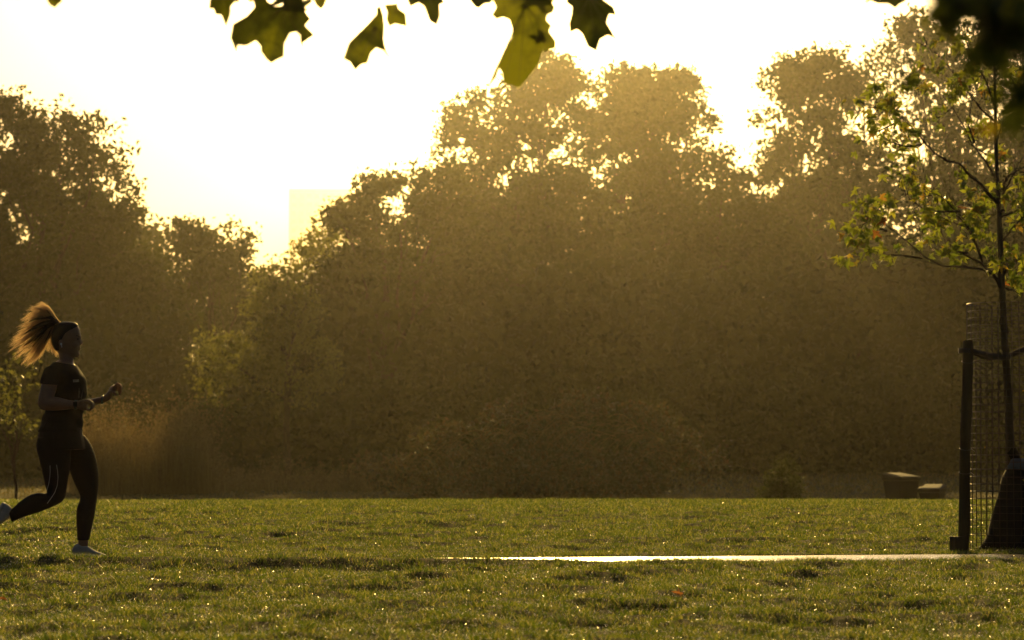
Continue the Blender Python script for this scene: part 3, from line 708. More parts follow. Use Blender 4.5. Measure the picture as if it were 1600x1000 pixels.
for lock in range(200):      # thick inner strands, shade of the mass put into their dark colour
    u = rnd.uniform(1.6, 12.6); i = int(u); fr = u-i; ln = rnd.uniform(.45, .86)*(1-.03*abs(u-7))
    tx = TIPS[i][0]*(1-fr)+TIPS[i+1][0]*fr; ty = TIPS[i][1]*(1-fr)+TIPS[i+1][1]*fr
    tx = 92+(tx-92)*ln; ty = 507+(ty-507)*ln; dy = rnd.gauss(0, .03)
    a0 = K(93, 506+rnd.gauss(0, 1), rnd.gauss(0, .006)); a1 = K(82+rnd.gauss(0, 1.5), 496+(ty-480)*.06, dy*.3)
    a2 = K(tx+(92-tx)*.42, ty-(8+(ty-474)*.13)*.9, dy*.8); a3 = K(tx+rnd.gauss(0, 1), ty+rnd.gauss(0, 1), dy)
    strand(a0, a1, a2, a3, rnd.uniform(.005, .009), .0012)
py_mesh('inner_hair_shade', V, Q, M['haircap'], ptl, True)
# ------------------------------------------------------------------ young staked tree, wire guard, stake, watering bag
DT = 21.6
def T(px, py, dy=0.0): return P(px, py, DT, 0)+Vector((0, dy, 0))
tb = T(1583, 862); tb.z = gz(tb.x, DT)
YT = empty('young_tree', tb, 'young plane tree with green and orange leaves inside the wire guard', 'tree')
mb = MB()
tp = [(1584,864),(1581,780),(1580,712),(1574,600),(1568,500),(1566,455),(1564,400),(1561,330),(1558,280),(1556,220),(1555,150),(1553,80),(1550,0),(1547,-70),(1550,-140)]
TR = [T(x, y, .004*math.sin(i*2.1)) for i, (x, y) in enumerate(tp)]
mb.tube(TR, [.036,.032,.031,.029,.026,.024,.022,.019,.016,.014,.011,.009,.007,.005,.003], n=12)
for y in (330, 420, 520, 610): mb.ell(T(1566 if y < 500 else 1572, y), (.024,.024,.016))
M['youngbark'] = solid('young_bark', [(.35,(.045,.038,.025)),(.7,(.10,.085,.055))], rough=.85, scale=14, bump=.5, bscale=60, stretch=(1,1,.3), spec=.2)
mb.build('trunk', M['youngbark'], YT)
BR = [ # polylines in photograph pixels, depth offset at the tip
 ([(1564,455),(1557,437),(1545,424),(1530,422),(1500,418),(1470,418),(1440,404),(1415,383),(1395,367),(1370,350),(1352,335),(1344,316)], -.3),
 ([(1440,404),(1415,401),(1380,399),(1350,393)], -.2), ([(1385,361),(1362,357),(1346,350)], -.4),
 ([(1557,437),(1537,413),(1530,385),(1521,362),(1508,340),(1500,320)], .25), ([(1535,412),(1512,396),(1490,376),(1478,352)], .4), ([(1512,396),(1480,388),(1462,370)], .3),
 ([(1561,320),(1545,305),(1530,288),(1508,270),(1498,258),(1480,255),(1458,243),(1442,228),(1430,213),(1418,202),(1404,190),(1384,180),(1360,172)], -.25),
 ([(1440,226),(1412,232),(1385,228),(1368,222)], -.4), ([(1404,190),(1385,200),(1362,212),(1348,226)], -.3),
 ([(1558,283),(1548,262),(1538,245),(1522,222),(1512,196),(1497,168),(1478,142),(1460,128),(1440,122)], .3), ([(1522,222),(1518,190),(1530,150),(1528,110)], .5),
 ([(1536,410),(1520,360),(1500,330),(1483,305),(1462,292),(1444,272),(1438,255)], .5), ([(1500,330),(1470,330),(1440,320),(1420,300)], .2),
 ([(1566,298),(1571,277),(1590,266),(1625,255),(1660,240)], -.2), ([(1566,305),(1585,275),(1600,250),(1625,215)], .3), ([(1567,430),(1582,410),(1600,402),(1640,385)], -.2), ([(1566,450),(1585,452),(1605,460)], .2),
 ([(1556,225),(1570,190),(1590,150),(1612,90)], .3), ([(1555,170),(1540,130),(1515,90),(1498,50),(1488,10)], -.2), ([(1554,120),(1570,80),(1590,30)], 0), ([(1551,30),(1530,0),(1510,-40)], .2),
 ([(1555,190),(1535,170),(1500,120),(1470,80),(1440,60)], .2), ([(1564,380),(1590,350),(1625,320)], .3), ([(1560,340),(1590,330),(1640,300)], -.3)]
mb = MB(); sites = []
for pl, dz in BR:
    n = len(pl); pts = [T(x, y, dz*(i/(n-1))) for i, (x, y) in enumerate(pl)]
    r0 = .0150 if n > 9 else .0095
    mb.tube(pts, [r0+(.0022-r0)*(i/(n-1))**.7 for i in range(n)], n=6, side=Vector((0, 1, .1)))
    for i in range(n-1):
        seg = (pts[i+1]-pts[i]).length
        for k in range(int(seg/.055)+1):
            if i/(n-1) > .18: sites.append((pts[i].lerp(pts[i+1], random.random()), i/(n-1)))
CL = [(1320,402,4),(1335,395,6),(1345,375,6),(1330,360,4),(1350,315,8),(1365,330,5),(1345,345,4),(1372,350,5),(1362,385,5),(1392,382,5),(1370,400,4),(1395,310,7),(1420,290,7),(1405,270,5),(1430,250,6),(1380,315,6),
 (1450,300,9),(1500,275,7),(1515,300,9),(1480,320,10),(1440,330,9),(1470,350,14),(1510,330,14),(1540,320,12),(1450,375,10),(1480,390,8),(1500,395,8),(1520,350,12),(1545,360,10),(1560,300,9),(1590,310,12),(1595,340,10),(1580,390,8),
 (1600,280,9),(1560,240,9),(1530,200,12),(1370,200,9),(1345,218,4),(1340,160,4),(1365,140,5),(1390,165,10),(1410,185,10),(1355,185,5),(1430,130,8),(1420,210,6),(1460,185,10),(1480,150,10),(1500,130,10),(1470,105,7),(1440,95,6),
 (1520,110,10),(1545,140,10),(1580,120,12),(1600,160,12),(1450,60,6),(1500,60,8),(1395,230,5),(1600,420,8),(1585,435,5),(1565,410,6),(1540,395,6),(1620,330,24),(1650,250,24),(1650,120,24),(1560,30,16),(1610,40,16)]
clus = []
for x, y, n in CL:
    c_ = T(x, y, 0); nb = min(sites, key=lambda s: (s[0].x-c_.x)**2+(s[0].z-c_.z)**2)[0]
    c_ = P(x, y, nb.y+random.uniform(-.12, .12)); clus.append((c_, n))
    mid_ = nb.lerp(c_, .5)+Vector((0, 0, -.02)); mb.tube([nb, mid_, c_], [.0040,.0032,.0018], n=5)
    for q_ in range(3): mb.tube([c_.lerp(mid_, .4*q_), c_+Vector((random.gauss(0, .05), random.gauss(0, .05), random.gauss(0, .04)))], [.0020,.0012], n=4)
for k in range(60):       # side twigs
    p, u = random.choice(sites); L = random.uniform(.10, .34); dr = Vector((random.gauss(-.35 if p.x < 3.6 else .3, .8), random.gauss(0, .8), random.gauss(.35, .5))).normalized()
    q = p+dr*L*.5+Vector((0, 0, .01)); e = p+dr*L
    mb.tube([p, q, e], [.0028,.0022,.0014], n=4); sites += [(q, .7), (e, 1), (e, 1), (p.lerp(e, .75), .9)]
mb.build('branches', M['youngbark'], YT)
# plane leaf: five pointed, toothed lobes
def lobed(size=1.0, curl=.2, seed=0, n_l=5):
    r_ = random.Random(seed); ang = [-118, -62, 0, 62, 118][:n_l]; ln = [.46, .82, 1.0, .82, .46]
    pts = [(0.0, -.06)]
    def at(a, r): return (math.sin(R(a))*r, math.cos(R(a))*r)
    for i, a in enumerate(ang):
        L = ln[i]*r_.uniform(.9, 1.08)
        pts += [at(a-20, L*.52), at(a-14, L*.74), at(a-11, L*.70), at(a, L), at(a+11, L*.70), at(a+14, L*.74), at(a+20, L*.52)]
        if i < n_l-1: pts.append(at((a+ang[i+1])/2, .36))
    pts = [(x, y-.15) for x, y in pts]
    vs_ = [Vector((x, y, 0)) for x, y in pts]
    vs_ = [Vector((x*.96, y*.9, 0)) for x, y in pts]
    tri = tessellate_polygon([vs_])
    out = []
    for v in vs_: out.append(Vector((v.x*size*.55, v.y*size*.55, size*(-curl*(v.x**2*.8+v.y*abs(v.y)*.5)+.06*math.sin(v.x*7+seed)+.05*abs(v.x)))))
    # centre vertex fan gives the sheet its fold
    return out, [tuple(t_) for t_ in tri]
leafm = []
for s in range(7):
    v, f = lobed(1.0, .25+.12*s, s); me = bpy.data.meshes.new('leaf'); me.from_pydata([tuple(a) for a in v], [], f); me.update(); me.materials.append(M['planeleaf']); leafm.append((me, v, f))
sites = [s for s in sites if s[1] > .15]
clw = [n for c, n in clus]
def leafpos():
    p = random.choices(clus, clw)[0][0]
    return p+Vector((random.gauss(0, .050), random.gauss(0, .07), random.gauss(-.01, .040)))
def leafrot():
    return Matrix.Rotation(random.uniform(0, 6.28), 4, 'Z') @ Matrix.Rotation(R(random.gauss(62, 32)), 4, 'X') @ Matrix.Rotation(R(random.gauss(180, 50)), 4, 'Z')
LS = lambda: random.uniform(.095, .16)
for k in range(290):
    me = random.choice(leafm)[0]; o = bpy.data.objects.new('leaf', me); COL.objects.link(o); o.parent = YT
    o.matrix_local = Matrix.Translation(leafpos()-YT.location) @ leafrot() @ Matrix.Scale(LS(), 4)
M['planeleaf_s'] = leafy('young_tree_leaf_mass', [(0,(.045,.075,.014)),(.80,(.085,.12,.02)),(.89,(.20,.16,.02)),(.95,(.22,.09,.02)),(1,(.12,.03,.02))],
                       [(0,(.17,.26,.02)),(.90,(.54,.60,.05)),(.955,(.75,.60,.06)),(.98,(.50,.22,.04)),(1,(.28,.06,.03))], tmix=.5, rough=.38)
V = []; Fc = []
for k in range(620):
    _, v, f = random.choice(leafm); Mx = Matrix.Translation(leafpos()) @ leafrot() @ Matrix.Scale(LS()*.92, 4); b = len(V)
    V += [Mx @ a for a in v]; Fc += [tuple(b+i for i in q) for q in f]
o = py_mesh('leaves', V, Fc, M['planeleaf_s'], YT); o['kind'] = 'stuff'

# wire guard
M['wire'] = solid('galvanised_wire', [(.3,(.035,.03,.024)),(.7,(.06,.05,.04))], rough=.35, metallic=.5, scale=40)
gx = T(1584, 860).x; RG = .335; zt = T(1520, 475).z; zb = gz(gx, DT)-.01
WG = empty('tree_guard', (gx, DT, zb), 'cylinder of galvanised wire mesh standing round the young tree trunk', 'tree guard')
nr = 35; nv = 40; me_h = me_v = None
for i in range(nr):
    z = zb+.02+(zt-zb-.02)*i/(nr-1)
    if me_h is None:
        mb = MB(); rings = []
        for k in range(41):
            a = 2*math.pi*k/40; c = Vector((math.cos(a)*RG, math.sin(a)*RG, 0))
            rings.append([c+Vector((math.cos(a)*.0026*math.cos(q), math.sin(a)*.0026*math.cos(q), .0026*math.sin(q))) for q in (0, 1.57, 3.14, 4.71)])
        mb.loft(rings, cap=False); me_h = py_mesh('hoop', mb.V, mb.F, M['wire'], None, True); o = me_h; me_h = o.data; me_h['world'] = False; o.parent = WG
    else:
        o = bpy.data.objects.new('hoop', me_h); COL.objects.link(o); o.parent = WG
    o.location = (0, 0, z-zb)
    o.rotation_euler = (random.gauss(0, .004), random.gauss(0, .004), 0)
for k in range(nv):
    a = 2*math.pi*k/nv
    if me_v is None:
        mb = MB(); H = zt-zb
        mb.tube([(0, 0, H*q) for q in (0, .25, .5, .75, 1)], .0028, n=4); o = py_mesh('vertical_wire', mb.V, mb.F, M['wire'], None, True); me_v = o.data; me_v['world'] = False; o.parent = WG
    else:
        o = bpy.data.objects.new('vertical_wire', me_v); COL.objects.link(o); o.parent = WG
    o.location = (math.cos(a)*(RG+.003), math.sin(a)*(RG+.003), 0); o.rotation_euler = (random.gauss(0, .003), random.gauss(0, .003), 0)
# stakes
M['stake'] = solid('weathered_stake', [(.3,(.03,.027,.018)),(.7,(.07,.06,.038))], rough=.9, scale=9, bump=.6, bscale=30, stretch=(1,1,.12), spec=.2)
def stake(x0, x1, ytop, d, label, xl=None):
    a = P((x0+x1)/2+4, ytop, d); b = P((x0+x1)/2-4, 856, d); b.z = gz(b.x, d)-.05; r = (x1-x0)/2*d/F
    root = empty('stake', (b.x, d, b.z+.05), label, 'stake')
    mb = MB(); pts = [b.lerp(a, u)+Vector((.003*math.sin(u*9), 0, 0)) for u in np.linspace(0, 1, 9)]
    mb.tube(pts+[a+Vector((0, 0, .012))], [r*(1.04-.05*u) for u in np.linspace(0, 1, 9)]+[r*.75], n=14); mb.build('post', M['stake'], root)
    return root, a, r
S1, a1, r1 = stake(1500, 1517, 534, DT-.42, 'round wooden stake left of the wire guard, strap looped over its head')
S2, a2, r2 = stake(1664, 1681, 520, DT+.1, 'round wooden stake right of the wire guard, mostly outside the picture')
# rubber strap: stake - trunk - stake
M['rubber'] = solid('black_rubber', [(0,(.012,.012,.012)),(1,(.022,.021,.020))], rough=.55, bump=.3, bscale=40)
st = MB()
def strap(st_, pts, hw=.019, th=.003):
    for i in range(len(pts)): pts[i] = Vector(pts[i])
    rings = []
    for i, p in enumerate(pts):
        t_ = (pts[min(i+1, len(pts)-1)]-pts[max(i-1, 0)]).normalized(); up = Vector((0, 0, 1)); up = (up-t_*t_.z).normalized(); s_ = t_.cross(up)
        rings.append([p+up*hw-s_*th, p+up*hw+s_*th, p-up*hw+s_*th, p-up*hw-s_*th])
    st_.loft(rings)
q = T(1571, 558); y1 = a1.y
sL = P(1508, 548, y1)
strap(st, [sL+Vector((-r1*1.12, .03, 0)), sL+Vector((-r1*1.12, -.02, 0)), sL+Vector((-r1*.4, -r1*1.12, 0)), sL+Vector((r1*.6, -r1*1.1, 0)), P(1530, 551, y1+.05), P(1550, 556, DT-.12), q+Vector((-.02, -.034, -.003)), q+Vector((.03, -.034, .002)), q+Vector((.040, 0, .004))])
strap(st, [q+Vector((-.034, .02, -.008)), q+Vector((.01, .036, .002)), P(1585, 552, DT+.03), P(1600, 545, DT+.04), P(1630, 537, DT+.06), P(1662, 532, DT+.08)])
strap(st, [P(1515, 549, y1+.06), P(1532, 557, y1+.12), P(1552, 561, DT-.06), q+Vector((-.03, .02, -.012))], hw=.012)
ST = st.build('strap', M['rubber'], None); tag(ST, 'black rubber strap tying the young trunk to the stakes', 'strap')
# wire ties round the stake
tie = MB()
for yy in (565, 701, 738):
    c = P(1508.5+4-8*(yy-534)/322, yy, a1.y); ring = [c+Vector((math.cos(a)*r1*1.06, math.sin(a)*r1*1.06, .012*math.sin(a))) for a in np.linspace(0, 6.28, 15)]
    tie.tube(ring+[c+Vector((RG*.28, .16, -.02))], .0022, n=4, side=Vector((0, 0, 1)))
o = tie.build('wire_tie', M['wire'], S1)
# low block at the foot of the stake
c = P(1495.5, 846, DT-.46); mb = MB(); mb.box((c.x, c.y, gz(c.x, c.y)+.055), (.040, .05, .065), Matrix.Rotation(.3, 4, 'Z'))
o = mb.build('timber_block', M['stake'], None, False); tag(o, 'short dark timber block at the foot of the left stake', 'block')
bv = o.modifiers.new('b', 'BEVEL'); bv.width = .006; bv.segments = 2
# watering bag zipped round the foot of the trunk
M['bagcloth'] = solid('black_green_bag', [(.3,(.008,.009,.007)),(.7,(.014,.015,.012))], rough=.8, scale=10, bump=.8, bscale=14, spec=.08)
M['blue'] = solid('blue_web', [(.3,(.03,.07,.12)),(.7,(.05,.10,.17))], rough=.6, scale=30)
zb0 = gz(tb.x, DT)
BAG = empty('watering_bag', (T(1590,860).x, DT, zb0), 'black watering bag with blue top band round the foot of the young tree', 'bag')
def bring(xl, xr, py, dep, n=24, wob=0.0):
    a = T(xl, py); b = T(xr, py); c = (a+b)/2; hw = (b.x-a.x)/2
    return [c+Vector((math.cos(t_)*hw*(1+wob*math.sin(t_*5+py*.1)), math.sin(t_)*dep*(1+wob*math.sin(t_*7+py)), 0)) for t_ in np.linspace(0, 2*math.pi, n, endpoint=False)]
rows = [(1530,1648,863,.22),(1531,1650,856,.235),(1537,1647,845,.24),(1543,1641,832,.23),(1549,1636,812,.215),(1555,1630,790,.195),(1560,1624,768,.17),(1566,1616,747,.14),(1572,1608,733,.11)]
mb = MB(); mb.loft([bring(*r_, wob=.03) for r_ in rows]); mb.build('bag_body', M['bagcloth'], BAG)
mb = MB(); mb.loft([bring(1571,1609,734,.115), bring(1575,1606,725,.10), bring(1578,1603,716,.085)]); mb.build('top_band', M['blue'], BAG)
mb = MB(); mb.loft([bring(1576,1596,717,.06), bring(1573,1592,708,.05), bring(1576,1588,700,.04)]); mb.build('collar', M['bagcloth'], BAG)
# bits of dead leaf caught in the wire
dl = None
for x, y in ((1522,616),(1586,612),(1523,702),(1534,699),(1589,750)):
    me = random.choice(leafm)[0].copy(); me.materials.clear(); me.materials.append(M['yellowleaf'])
    o = bpy.data.objects.new('caught_leaf', me); COL.objects.link(o)
    th = {1522: math.pi*.98, 1586: -1.5, 1523: math.pi*1.03, 1534: -2.4, 1589: -1.5}[x]
    o.location = (gx+math.cos(th)*(RG+.006), DT+math.sin(th)*(RG+.006), T(x, y).z)
    o.rotation_euler = (R(80)+random.gauss(0, .3), random.gauss(0, .5), random.gauss(0, .6)); o.scale = [.045]*3
    lab = {1522:'orange leaf caught in the wire just right of the stake, upper one', 1586:'orange leaf caught in the wire right of the thin trunk',1523:'small yellow leaf caught in the wire just above the black bag level, beside the stake',
           1534:'small yellow leaf caught a little right of the one beside the stake',1589:'dull leaf caught in the wire in front of the black bag'}[x]
    tag(o, lab, 'leaf', 'dead leaves caught in the wire guard')
# fallen leaves on the lawn
def fallen(px_, py_, s, mat, lab, rot=(70, 10, 20)):
    for _ in range(1):
        d = F*(CAMZ+.0)/(py_-701); p = P(px_, py_, d)
        me = leafm[3][0].copy(); me.materials.clear(); me.materials.append(mat)
        o = bpy.data.objects.new('fallen_leaf', me); COL.objects.link(o); o.location = (p.x, p.y, gz(p.x, p.y)+.030)
        o.rotation_euler = tuple(R(a) for a in rot); o.scale = [s]*3; tag(o, lab, 'leaf', 'fallen leaves on the lawn')
M['orangeleaf'] = leafy('orange_leaf', [(0,(.22,.09,.03)),(1,(.26,.12,.04))], [(0,(.45,.20,.06)),(1,(.5,.25,.08))], per='object')
M['paleleaf'] = leafy('pale_litter', [(0,(.75,.73,.68)),(1,(.8,.78,.72))], [(0,(.8,.78,.7)),(1,(.8,.78,.7))], per='object')
fallen(1061, 932, .085, M['orangeleaf'], 'upright orange fallen leaf in the lawn below the right half of the path')
fallen(1080, 877, .045, M['paleleaf'], 'small bright white scrap at the near edge of the path', (60, 0, 5))
fallen(8, 946, .08, M['orangeleaf'], 'brown fallen leaf at the left edge of the lawn', (60, 10, 60))
fallen(853, 883, .05, M['orangeleaf'], 'small tan leaf on the verge below the start of the bright path', (50, 0, 30))

# ------------------------------------------------------------------ branch overhead, its leaves hanging into the picture
DO = 8.0
tx0 = Vector((3.1, 5.6, 0)); tx0.z = gz(3.1, 5.6)
OT = empty('overhanging_tree', tx0, 'near plane tree whose dark leaves hang into the top of the picture', 'tree')
mb = MB(); mb.tube([tx0+Vector((0,0,-.05)), tx0+Vector((0,0,.25)), tx0+Vector((.03,.05,1.2)), tx0+Vector((.0,0,2.4)), tx0+Vector((-.05,.05,3.4)), tx0+Vector((0,0,4.8))], [.26,.19,.16,.15,.12,.06], n=16); mb.build('trunk', M['bark'], OT)
bo = MB()
r0 = tx0+Vector((-.05,.03,2.3))
B1 = [r0, P(1750,-150,6.2), P(1400,-120,6.5), P(1000,-105,DO), P(800,-70,DO), P(600,-72,DO), P(430,-78,DO), P(250,-70,DO), P(60,-62,DO)]
B1[1].z = max(B1[1].z, 2.1)
bo.tube(B1, [.045,.036,.028,.020,.016,.012,.009,.006,.003], n=8, side=Vector((0, 1, .1)))
B2 = [r0+Vector((0,0,-.15)), P(2000,-60,3.9), P(1760,-80,3.3), P(1600,-20,3.1), P(1500,10,3.0), P(1400,-30,3.1)]
bo.tube(B2, [.03,.02,.012,.007,.005,.003], n=7, side=Vector((0, 1, .1)))
M['vein'] = solid('leaf_vein', [(0,(.05,.05,.015)),(1,(.07,.07,.02))], rough=.6)
OL = {
 'L1': [(323.7,10),(332,11),(334,19),(344,21),(351,39),(360,21),(361,10),(367,5),(376,5),(372,-15),(385,-30),(362,-45),(350,-70),(338,-45),(315,-35),(328,-12)],
 'L2': [(400,14),(387.5,27.5),(365.5,40),(361,61),(370,84),(372.5,72),(386,72.5),(400,64.5),(407.5,72.5),(407.5,81),(416,92.5),(424,99),(431,94),(443,87.5),(444,67.5),(452.5,51),(462.5,47.5),(467.5,52.5),(468,65),(474,75.5),(471,64),(489,50),(475,37.5),(484,26),(475,15),(472,2),(480,-20),(462,-30),(448,-12),(442,10),(432,12),(420,5),(410,-15),(395,-5)],
 'L3': [(587.5,9),(587.5,20),(575,35),(545,67.5),(537,94),(547.5,99),(556,112.5),(565,102.5),(574.5,100),(580,82.5),(587.5,74),(597.5,77.5),(612,95),(602.5,77.5),(599,57.5),(600,36),(598,20),(594,8)],
 'L3b': [(600,7),(605,20),(603,30),(608,42),(617.5,37.5),(636,41),(634,20),(622.5,12.5),(621,4.5),(610,6)],
 'L4': [(636,0),(641,10),(654,4),(662.5,10),(671,32.5),(682.5,39),(688,25),(687,7.5),(694.5,5),(692,-2),(690,-30),(665,-40),(645,-25)],
 'L5': [(490,0),(494,9),(502,16),(508,9),(511,0),(515,-25),(500,-40),(488,-20)],
 'L6': [(768,-2),(775,12),(768,24),(776,31),(786,27),(796,31),(800,44),(799.6,58),(784,86),(774,106),(763,132),(765,133),(776,118),(780,106),(784,112),(787,128),(800,130),(810,136),(824,120),(840,102),(846,80),(868,74),(869,62),(858,48),(862,38),(854,30),(856,22),(864,18),(868,9),(860,0),(855,-30),(830,-50),(800,-40),(780,-20)],
 'L7': [(884,0),(894,8),(893,20),(889,33),(891,48),(902,44),(910,52),(918,72),(932,81),(938,62),(950,56),(964,64),(948,36),(952,23),(963,25.6),(959,12),(948,4),(942,0),(940,-30),(915,-45),(895,-25)],
 'L0': [(73,0),(77,7),(85,11),(89,5),(94,0),(100,-25),(84,-40),(70,-22)],
 'L8': [(728,-10),(735,0),(741,8),(748,12),(756,5),(768,3),(772,-8),(760,-25),(740,-28)],
 'L9': [(1352,3),(1362,-2),(1372,4),(1388,6),(1398,14),(1404,8),(1414,3),(1420,-10),(1400,-32),(1372,-26)],
}
def outline_leaf(pts, d, tilt, mat, seed):
    """leaf with its own outline, triangulated over an inner grid so the sheet can fold and curl"""
    bm = bmesh.new(); W = [P(x, y, d) for x, y in pts]
    c = sum(W, Vector())/len(W); vs_ = [bm.verts.new(v-c) for v in W]
    for t_ in tessellate_polygon([[Vector((v.x, v.z, 0)) for v in W]]):
        try: bm.faces.new([vs_[q_] for q_ in t_])
        except ValueError: pass
    top_ = max(range(len(W)), key=lambda q_: W[q_].z); root_ = (W[top_]-c)*.45; nW = len(W)
    for q_ in range(nW):                       # raised veins running to the points of the lobes
        e0 = (W[q_]-W[q_-1]); e1 = (W[(q_+1) % nW]-W[q_]); tipv = W[q_]-c
        if e0.length > 0 and e1.length > 0 and e0.angle(e1) > .9 and (tipv-root_).length > .028 and tipv.z < .02:
            far_ = tipv-(tipv-root_)*.06; sd_ = (far_-root_).cross(Vector((0, 1, 0))).normalized()
            y_ = Vector((0, -.0016, 0)); a_ = [bm.verts.new(p_) for p_ in (root_+sd_*.0013+y_, root_-sd_*.0013+y_, far_-sd_*.0004+y_, far_+sd_*.0004+y_)]
            f_ = bm.faces.new(a_); f_.material_index = 1
    bmesh.ops.subdivide_edges(bm, edges=bm.edges[:], cuts=3, use_grid_fill=True)
    r_ = random.Random(seed); a, b_, ph = r_.uniform(15, 28), r_.uniform(12, 24), r_.uniform(0, 6)
    for v in bm.verts:
        x, z = v.co.x, v.co.z
        v.co.y += tilt[0]*x+tilt[1]*z+.012*math.sin(a*x+ph)+.010*math.sin(b_*z+ph*2)+.25*abs(x)*.4
    bmesh.ops.recalc_face_normals(bm, faces=bm.faces[:])
    me = bpy.data.meshes.new('leaf'); bm.to_mesh(me); bm.free(); me.materials.append(mat); me.materials.append(M['vein']); me.shade_smooth()
    o = bpy.data.objects.new('leaf', me); COL.objects.link(o); o.parent = OT; o.location = c-OT.location
    return o, c, W
for i, (k, pts) in enumerate(OL.items()):
    d = DO+random.uniform(-.12, .12); o, c, W = outline_leaf(pts, d, (random.uniform(-.5, .5), random.uniform(-.5, .3)), M['overleaf'], i)
    top = max(W, key=lambda v: v.z); near = min((B1[j].lerp(B1[j+1], u/8) for j in range(1, 8) for u in range(9)), key=lambda q_: abs(q_.x-top.x)+abs(q_.z-top.z))
    if k == 'L9': near = P(1400, -110, 6.5)
    bo.tube([near, near.lerp(top, .5)+Vector((.006, 0, .004)), top+(c-top)*.05], [.0024,.0018,.0014], n=5)
bo.build('branch', M['bark'], OT)
def freeleaf(px_, py_, d, size, mat, rot, me=None):
    me = (me or leafm[random.randrange(7)][0]).copy(); me.materials.clear(); me.materials.append(mat)
    o = bpy.data.objects.new('leaf', me); COL.objects.link(o); o.parent = OT
    o.location = P(px_, py_, d)-OT.location; o.rotation_euler = tuple(R(a) for a in rot); o.scale = [size]*3
    return o
for (x, y, s, rot) in [(446,-6,.15,(95,10,20)),(470,8,.10,(100,-10,-30)),(398,-8,.10,(85,0,60)),(838,-4,.17,(92,10,15)),(846,60,.07,(95,0,30)),(922,-14,.13,(88,0,-15)),(352,-18,.10,(88,0,30)),(655,-22,.12,(92,0,-20)),(760,-16,.07,(95,40,0)),(604,-18,.09,(90,0,25)),(1384,-18,.08,(90,0,0))]:
    freeleaf(x, y, DO+.07, s*1.2, M['overleaf'], rot)
# leaves above the frame along the long branch
for k in range(26):
    x = random.uniform(-60, 1400); freeleaf(x, random.uniform(-190, -75), DO+random.uniform(-.5, .5), random.uniform(.12, .2), M['overleaf'], (random.uniform(40, 130), random.uniform(-30, 30), random.uniform(0, 360)))
# big blurred ones close to the lens at the top right
for (x, y, d, s, mt, rot) in [
    (1548,18,3.0,.135,'duskleaf',(95,0,10)),(1590,45,2.9,.15,'duskleaf',(80,15,-20)),(1565,70,3.05,.10,'duskleaf',(85,170,0)),(1600,-5,3.1,.15,'duskleaf',(95,30,30)),(1510,0,3.1,.12,'duskleaf',(100,0,-20)),(1480,10,3.1,.09,'duskleaf',(90,40,0)),
    (1592,165,2.8,.085,'duskleaf',(90,10,0)),(1585,195,2.9,.06,'duskleaf',(85,160,20)),(1610,140,2.8,.10,'duskleaf',(85,0,20)),(1550,50,2.9,.12,'duskleaf',(88,90,0)),(1610,80,3.0,.13,'duskleaf',(88,60,0)),
    (1487,62,3.3,.055,'yellowleaf',(80,30,60)),(1430,105,3.3,.066,'overleaf',(80,20,50)),(1492,40,3.2,.085,'duskleaf',(95,10,40)),(1522,92,3.1,.07,'duskleaf',(90,200,10)),(1418,125,3.4,.045,'overleaf',(90,200,10)),(1546,200,3.1,.035,'yellowleaf',(90,170,10)),(1470,30,3.2,.07,'overleaf',(90,180,20))]:
    freeleaf(x, y, d, s*1.0, M[mt], rot)
# ------------------------------------------------------------------ building in the notch, bins
bm_ = P(520, 701, 420); 
def tower():
    d = 3400; x0 = P(450, 701, d).x; z1 = P(450, 296, d).z; wd = 75.0; zb = -1.0
    root = empty('tower_block', (x0+wd/2, d+8, 0), 'pale high-rise block almost lost in the glow above the skyline notch', 'building')
    mb = MB(); mb.box((x0+wd/2, d+8, (z1+zb)/2), (wd/2, 8, (z1-zb)/2)); mb.build('wall', M['render'], root, False)
    mb = MB(); mb.box((x0+wd/2, d+8, z1+.25), (wd/2+.15, 8.15, .25)); mb.build('roof', M['render'], root, False)
    me = None
    for fl in range(int((z1-9)/10)):
        for k in range(8):
            c = (x0+6+k*9, d-.03, z1-8-fl*10)
            if me is None:
                mb = MB(); mb.box((0, 0, 0), (2.5, .05, 2.5)); o = mb.build('window', M['glass'], root, False); me = o.data
                o.location = Vector(c)-root.location
            else:
                o = bpy.data.objects.new('window', me); COL.objects.link(o); o.parent = root; o.location = Vector(c)-root.location
M['render'] = solid('pale_render', [(.3,(.70,.69,.66)),(.7,(.76,.75,.72))], rough=.9, scale=.3)
M['glass'] = solid('window_glass', [(0,(.48,.48,.47)),(1,(.52,.52,.5))], rough=.3)
tower()
M['bin'] = solid('dark_bin', [(.3,(.016,.016,.014)),(.7,(.028,.027,.024))], spec=.15, rough=.8, scale=3)
M['binlid'] = solid('bin_lid', [(.3,(.022,.021,.019)),(.7,(.04,.038,.034))], spec=.15, rough=.7, scale=3)  # paler than the body: the lit top is put into the lid colour
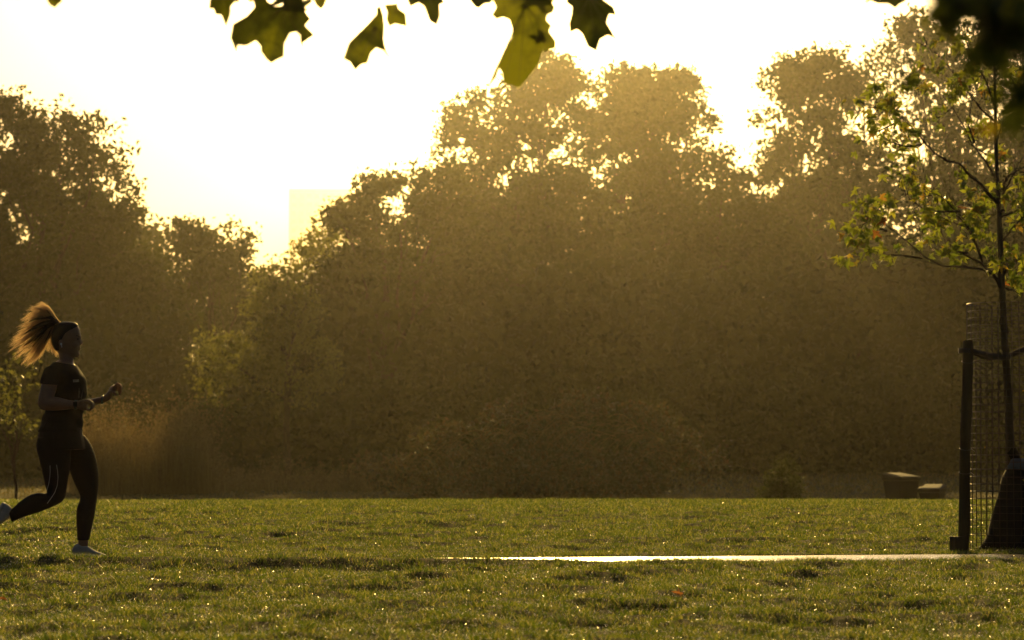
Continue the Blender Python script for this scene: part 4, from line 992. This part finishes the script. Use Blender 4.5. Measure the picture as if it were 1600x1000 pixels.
def lidded(name, label, x, d, ytop, wpx, dep, rot, grp=None):
    s = d/F; w_ = wpx*s; c = P(x, ytop, d); zt = c.z; zb = gz(c.x, c.y)
    root = empty(name, (c.x, c.y, zb), label, 'bin', grp)
    Mr = Matrix.Rotation(rot, 4, 'Z'); h = zt-zb
    def ring(k, z, tilt=0): return [Vector((c.x, c.y, z)) + Mr @ Vector((sx*w_/2*k, sy*dep/2*k, tilt*sy)) for sx, sy in ((-1,-1),(1,-1),(1,1),(-1,1))]
    mb = MB(); mb.loft([ring(.82, zb+.12), ring(.95, zt-.16)]); mb.build('body', M['bin'], root, False)
    mb = MB(); mb.loft([ring(1.0, zt-.15), ring(1.02, zt-.08)]); mb.build('rim', M['bin'], root, False)
    mb = MB(); mb.loft([ring(1.06, zt-.077, .0), ring(1.03, zt-.03, .03), ring(.8, zt, .04)]); mb.build('lid', M['binlid'], root, False)
    for sx in (-1, 1):
        mb = MB(); p = Vector((c.x, c.y, zb+.09)) + Mr @ Vector((sx*w_*.36, dep*.36, 0)); q = p+Mr @ Vector((sx*.06, 0, 0))
        mb.tube([p, q], .09, n=12, side=Vector((0, 0, 1))); mb.build('wheel', M['bin'], root)
lidded('waste_bin', 'taller dark bin with sloping lid toned paler like a lit top, left of the two far off bins', 1408, 72, 741, 36, .8, .5, 'lidded bins far off at the right')
lidded('waste_bin', 'lower dark bin with thin lid toned paler like a highlight, right one of the pair nearest the stake', 1456, 70, 759, 34, .8, -.35, 'lidded bins far off at the right')

# ------------------------------------------------------------------ haze: one closed box of even air round everything
m, t, out = nmat('morning_haze'); pv = t.nodes.new('ShaderNodeVolumePrincipled')
pv.inputs['Color'].default_value = (1.0, .97, .88, 1); pv.inputs['Density'].default_value = .000090; pv.inputs['Anisotropy'].default_value = .895
t.links.new(pv.outputs[0], out.inputs['Volume'])
mb = MB(); mb.box((0, 1690, 156), (2200, 1960, 159)); o = mb.build('haze', m, None, False); tag(o, kind='stuff'); o['label'] = 'golden morning haze over the field'
